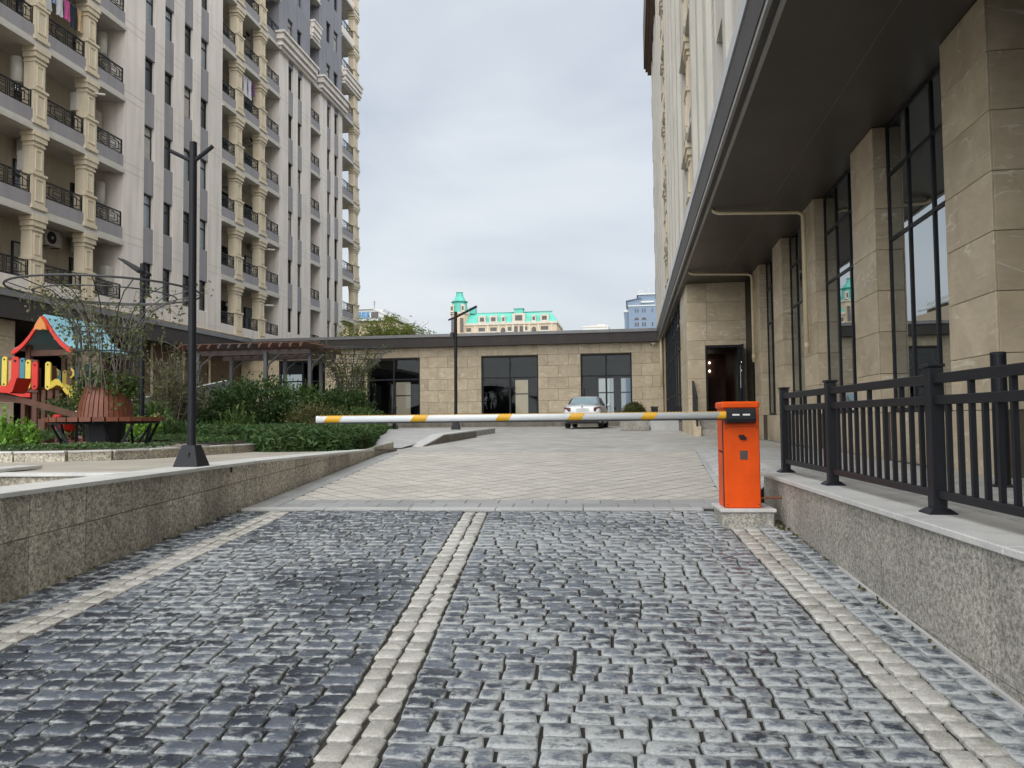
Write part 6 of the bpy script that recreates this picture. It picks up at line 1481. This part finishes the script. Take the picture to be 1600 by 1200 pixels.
for (x, w_) in ((-36.3, 1.1), (-33.3, 1.5), (-30.6, 1.5), (-26.9, 0.8), (-23.3, 0.8), (-19.0, 1.7)):
    for k in range(2):
        z = 20.0-1.75*k; fbox(tl, 'window', 'far_window', x-w_/2, x+w_/2, YT-0.04, YT+0.02, z, z+1.35); fbox(tl, 'balcony', 'far_trim', x-w_*0.62, x+w_*0.62, YT-0.5, YT-0.01, z+0.0, z+0.42)
for x in (-28.4, -21.4):
    m = MB(); m.prism([(x-0.5, 17.5), (x+0.5, 17.5), (x+0.5, 20.8), (x+0.35, 21.15), (x, 21.3), (x-0.35, 21.15), (x-0.5, 20.8)], 'y', YT-0.06, YT+0.02); m.build('arched_window', 'far_window', tl)
for x in (-25.5, -24.2): fbox(tl, 'window', 'far_window', x-0.42, x+0.42, YT-0.05, YT+0.02, 17.5, 21.5)
for x in (-34.8, -31.9, -29.4, -27.6, -26.1, -23.6, -22.4, -20.4, -17.4): fbox(tl, 'pilaster', 'far_trim', x-0.22, x+0.22, YT-0.16, YT-0.01, 10, 21.88)
# turret
tx, ty = -38.6, YT+1.0
def octa(mb, r0, z0, r1, z1): return mb.lathe([(r0, z0), (r1, z1)], 8, (tx, ty))
m = MB(); m.lathe([(2.0, -1.7), (2.0, 24.6)], 8, (tx, ty)); m.build('turret_wall', 'far_cream', tl)
m = MB(); m.lathe([(2.25, 24.6), (2.25, 25.0)], 8, (tx, ty)); m.build('turret_cornice', 'far_trim', tl)
m = MB(); m.lathe([(2.05, 25.0), (1.62, 27.4)], 8, (tx, ty)); m.build('turret_roof', 'teal_roof', tl)
m = MB(); m.lathe([(1.95, 27.4), (1.95, 27.6)], 8, (tx, ty)); m.build('turret_eave', 'teal_trim', tl)
m = MB(); m.lathe([(1.6, 27.6), (0.95, 28.7), (0.72, 29.6), (0.85, 29.62), (0.85, 29.75), (0.5, 29.8)], 8, (tx, ty)); m.build('turret_top', 'teal_roof', tl)
m = MB(); m.tube([(tx, ty, 29.7), (tx, ty, 32.3)], [0.09, 0.03], 6); m.build('spire', 'far_trim', tl)
for dx in (-1.35, 1.15):
    d = fbox(tl, 'dormer', 'far_trim', tx+dx-0.45, tx+dx+0.45, ty-2.0, ty-1.0, 25.0, 26.7); fbox(d, 'window', 'far_window', tx+dx-0.22, tx+dx+0.22, ty-2.04, ty-1.98, 25.4, 26.3)
for dx in (-1.2, 0.9): fbox(tl, 'window', 'far_window', tx+dx-0.35, tx+dx+0.35, ty-2.02, ty-1.8, 20.5, 23.6)
fbox(tl, 'stair_head', 'teal_roof', -36.4, -35.0, YT+1.2, YT+3, 24.8, 26.2)

bb = thing('far_tower_block', 'blue-grey tower block with arched windows beyond the right building', 'building', (2, 155, 0)); YB = 150
fbox(bb, 'wall', 'far_blue', -0.35, 5.2, YB, YB+12, -1.7, 22.2); fbox(bb, 'corner_tower', 'far_blue', -1.15, -0.36, YB+0.6, YB+12, -1.7, 21.2); fbox(bb, 'corner_cap', 'far_white', -1.25, -0.36, YB+0.5, YB+12, 21.2, 21.6)
fbox(bb, 'side_wing', 'far_blue_dark', 5.21, 9, YB+1.2, YB+12, -1.7, 22.0)
fbox(bb, 'string_course', 'far_white', -0.45, 5.3, YB-0.1, YB+12, 22.2, 22.4)
m = MB(); m.prism([(-0.5, 22.4), (2.0, 22.4), (2.0, 23.75), (-0.6, 23.3)], 'y', YB+0.2, YB+11); m.build('upper_storey', 'far_blue', bb)
fbox(bb, 'upper_storey', 'far_blue', 1.6, 7, YB+0.6, YB+11, 22.4, 24.5); fbox(bb, 'roof_edge', 'far_white', 1.3, 7.2, YB+0.4, YB+11, 24.5, 24.75)
m = MB(); m.prism([(-0.8, 23.25), (2.1, 23.78), (2.1, 23.9), (-0.8, 23.4)], 'y', YB, YB+11); m.build('roof', 'far_blue_dark', bb)
for x in (1.0, 1.45, 2.35, 2.8, 4.2):
    for z in (21.0, 18.3, 15.6): 
        if z != 21.0 or True: fbox(bb, 'window', 'far_window' if z < 20 else 'far_blue_dark', x-0.13, x+0.13, YB-0.04, YB+0.02, z, z+0.75)
for x in (1.2, 2.6):
    m = MB(); m.prism([(x+cos(pi*k/8)*0.46, 19.55+sin(pi*k/8)*0.5) for k in range(9)], 'y', YB-0.05, YB+0.02); m.build('arched_window', 'far_window', bb)
fbox(bb, 'balcony_rail', 'far_white', 1.7, 4.6, YB+0.3, YB+0.58, 22.95, 23.25)
m = MB(); m.ring((2.1, YB+3, 25.35), 0.42, 0.06, 20, 5); m.v = [(x, YB+3+(z-25.35), 25.35+(y-YB-3)) for x, y, z in m.v]; m.build('dish', 'far_trim', bb)
m = MB(); m.tube([(2.1, YB+3, 24.7), (2.1, YB+3, 25.3)], 0.05, 5).tube([(3.7, YB+3, 24.7), (3.7, YB+3, 26.3)], 0.04, 5).bar((3.4, YB+3, 26.2), (4.0, YB+3, 26.2), 0.04).bar((3.5, YB+3, 25.8), (4.1, YB+3, 25.8), 0.04); m.build('antenna', 'far_trim', bb)

wb_ = thing('far_office', 'white building with bright blue corner glazing behind the apartment tower', 'building', (-38, 115, 0)); YW = 110
fbox(wb_, 'wall', 'far_cream', -46, -35.5, YW+0.6, YW+14, -1.7, 15.6); fbox(wb_, 'upper_wall', 'far_white', -46, -36.4, YW, YW+13, 15.6, 17.3)
fbox(wb_, 'glazing', 'blue_glass', -41.5, -38.7, YW-0.05, YW-0.005, 15.95, 16.95)
for x in (-40.8, -39.9, -39.2): fbox(wb_, 'mullion', 'far_white', x-0.03, x+0.03, YW-0.09, YW-0.052, 15.95, 16.95)
fbox(wb_, 'side_glazing', 'far_window', -38.4, -37.3, YW-0.05, YW-0.005, 15.95, 16.9)
fbox(wb_, 'roof_slab', 'far_white', -46.2, -38.2, YW-0.2, YW+13, 17.3, 17.5)
m = MB(); m.prism([(-38.2, 17.5), (-35.4, 16.3), (-35.4, 16.0), (-38.2, 17.3)], 'y', YW-0.1, YW+13); m.build('sloping_roof', 'far_white', wb_)
m = MB(); m.tube([(-38.6, YW+2, 17.5), (-38.6, YW+2, 18.9)], 0.04, 5).bar((-38.9, YW+2, 18.7), (-38.3, YW+2, 18.7), 0.05).bar((-38.8, YW+2, 18.4), (-38.4, YW+2, 18.4), 0.05); m.build('antenna', 'far_window', wb_)
ft = thing('far_rooftop', 'pale distant rooftop just showing over the low roof', 'building', (-10, 220, 0))
fbox(ft, 'wall', 'far_white', -13.5, -6.2, 220, 230, -1.7, 27.1); fbox(ft, 'plant_room', 'far_trim', -9.5, -7.4, 221, 228, 27.1, 27.6); fbox(ft, 'parapet', 'far_trim', -13.6, -6.1, 219.9, 230.1, 26.6, 26.9)
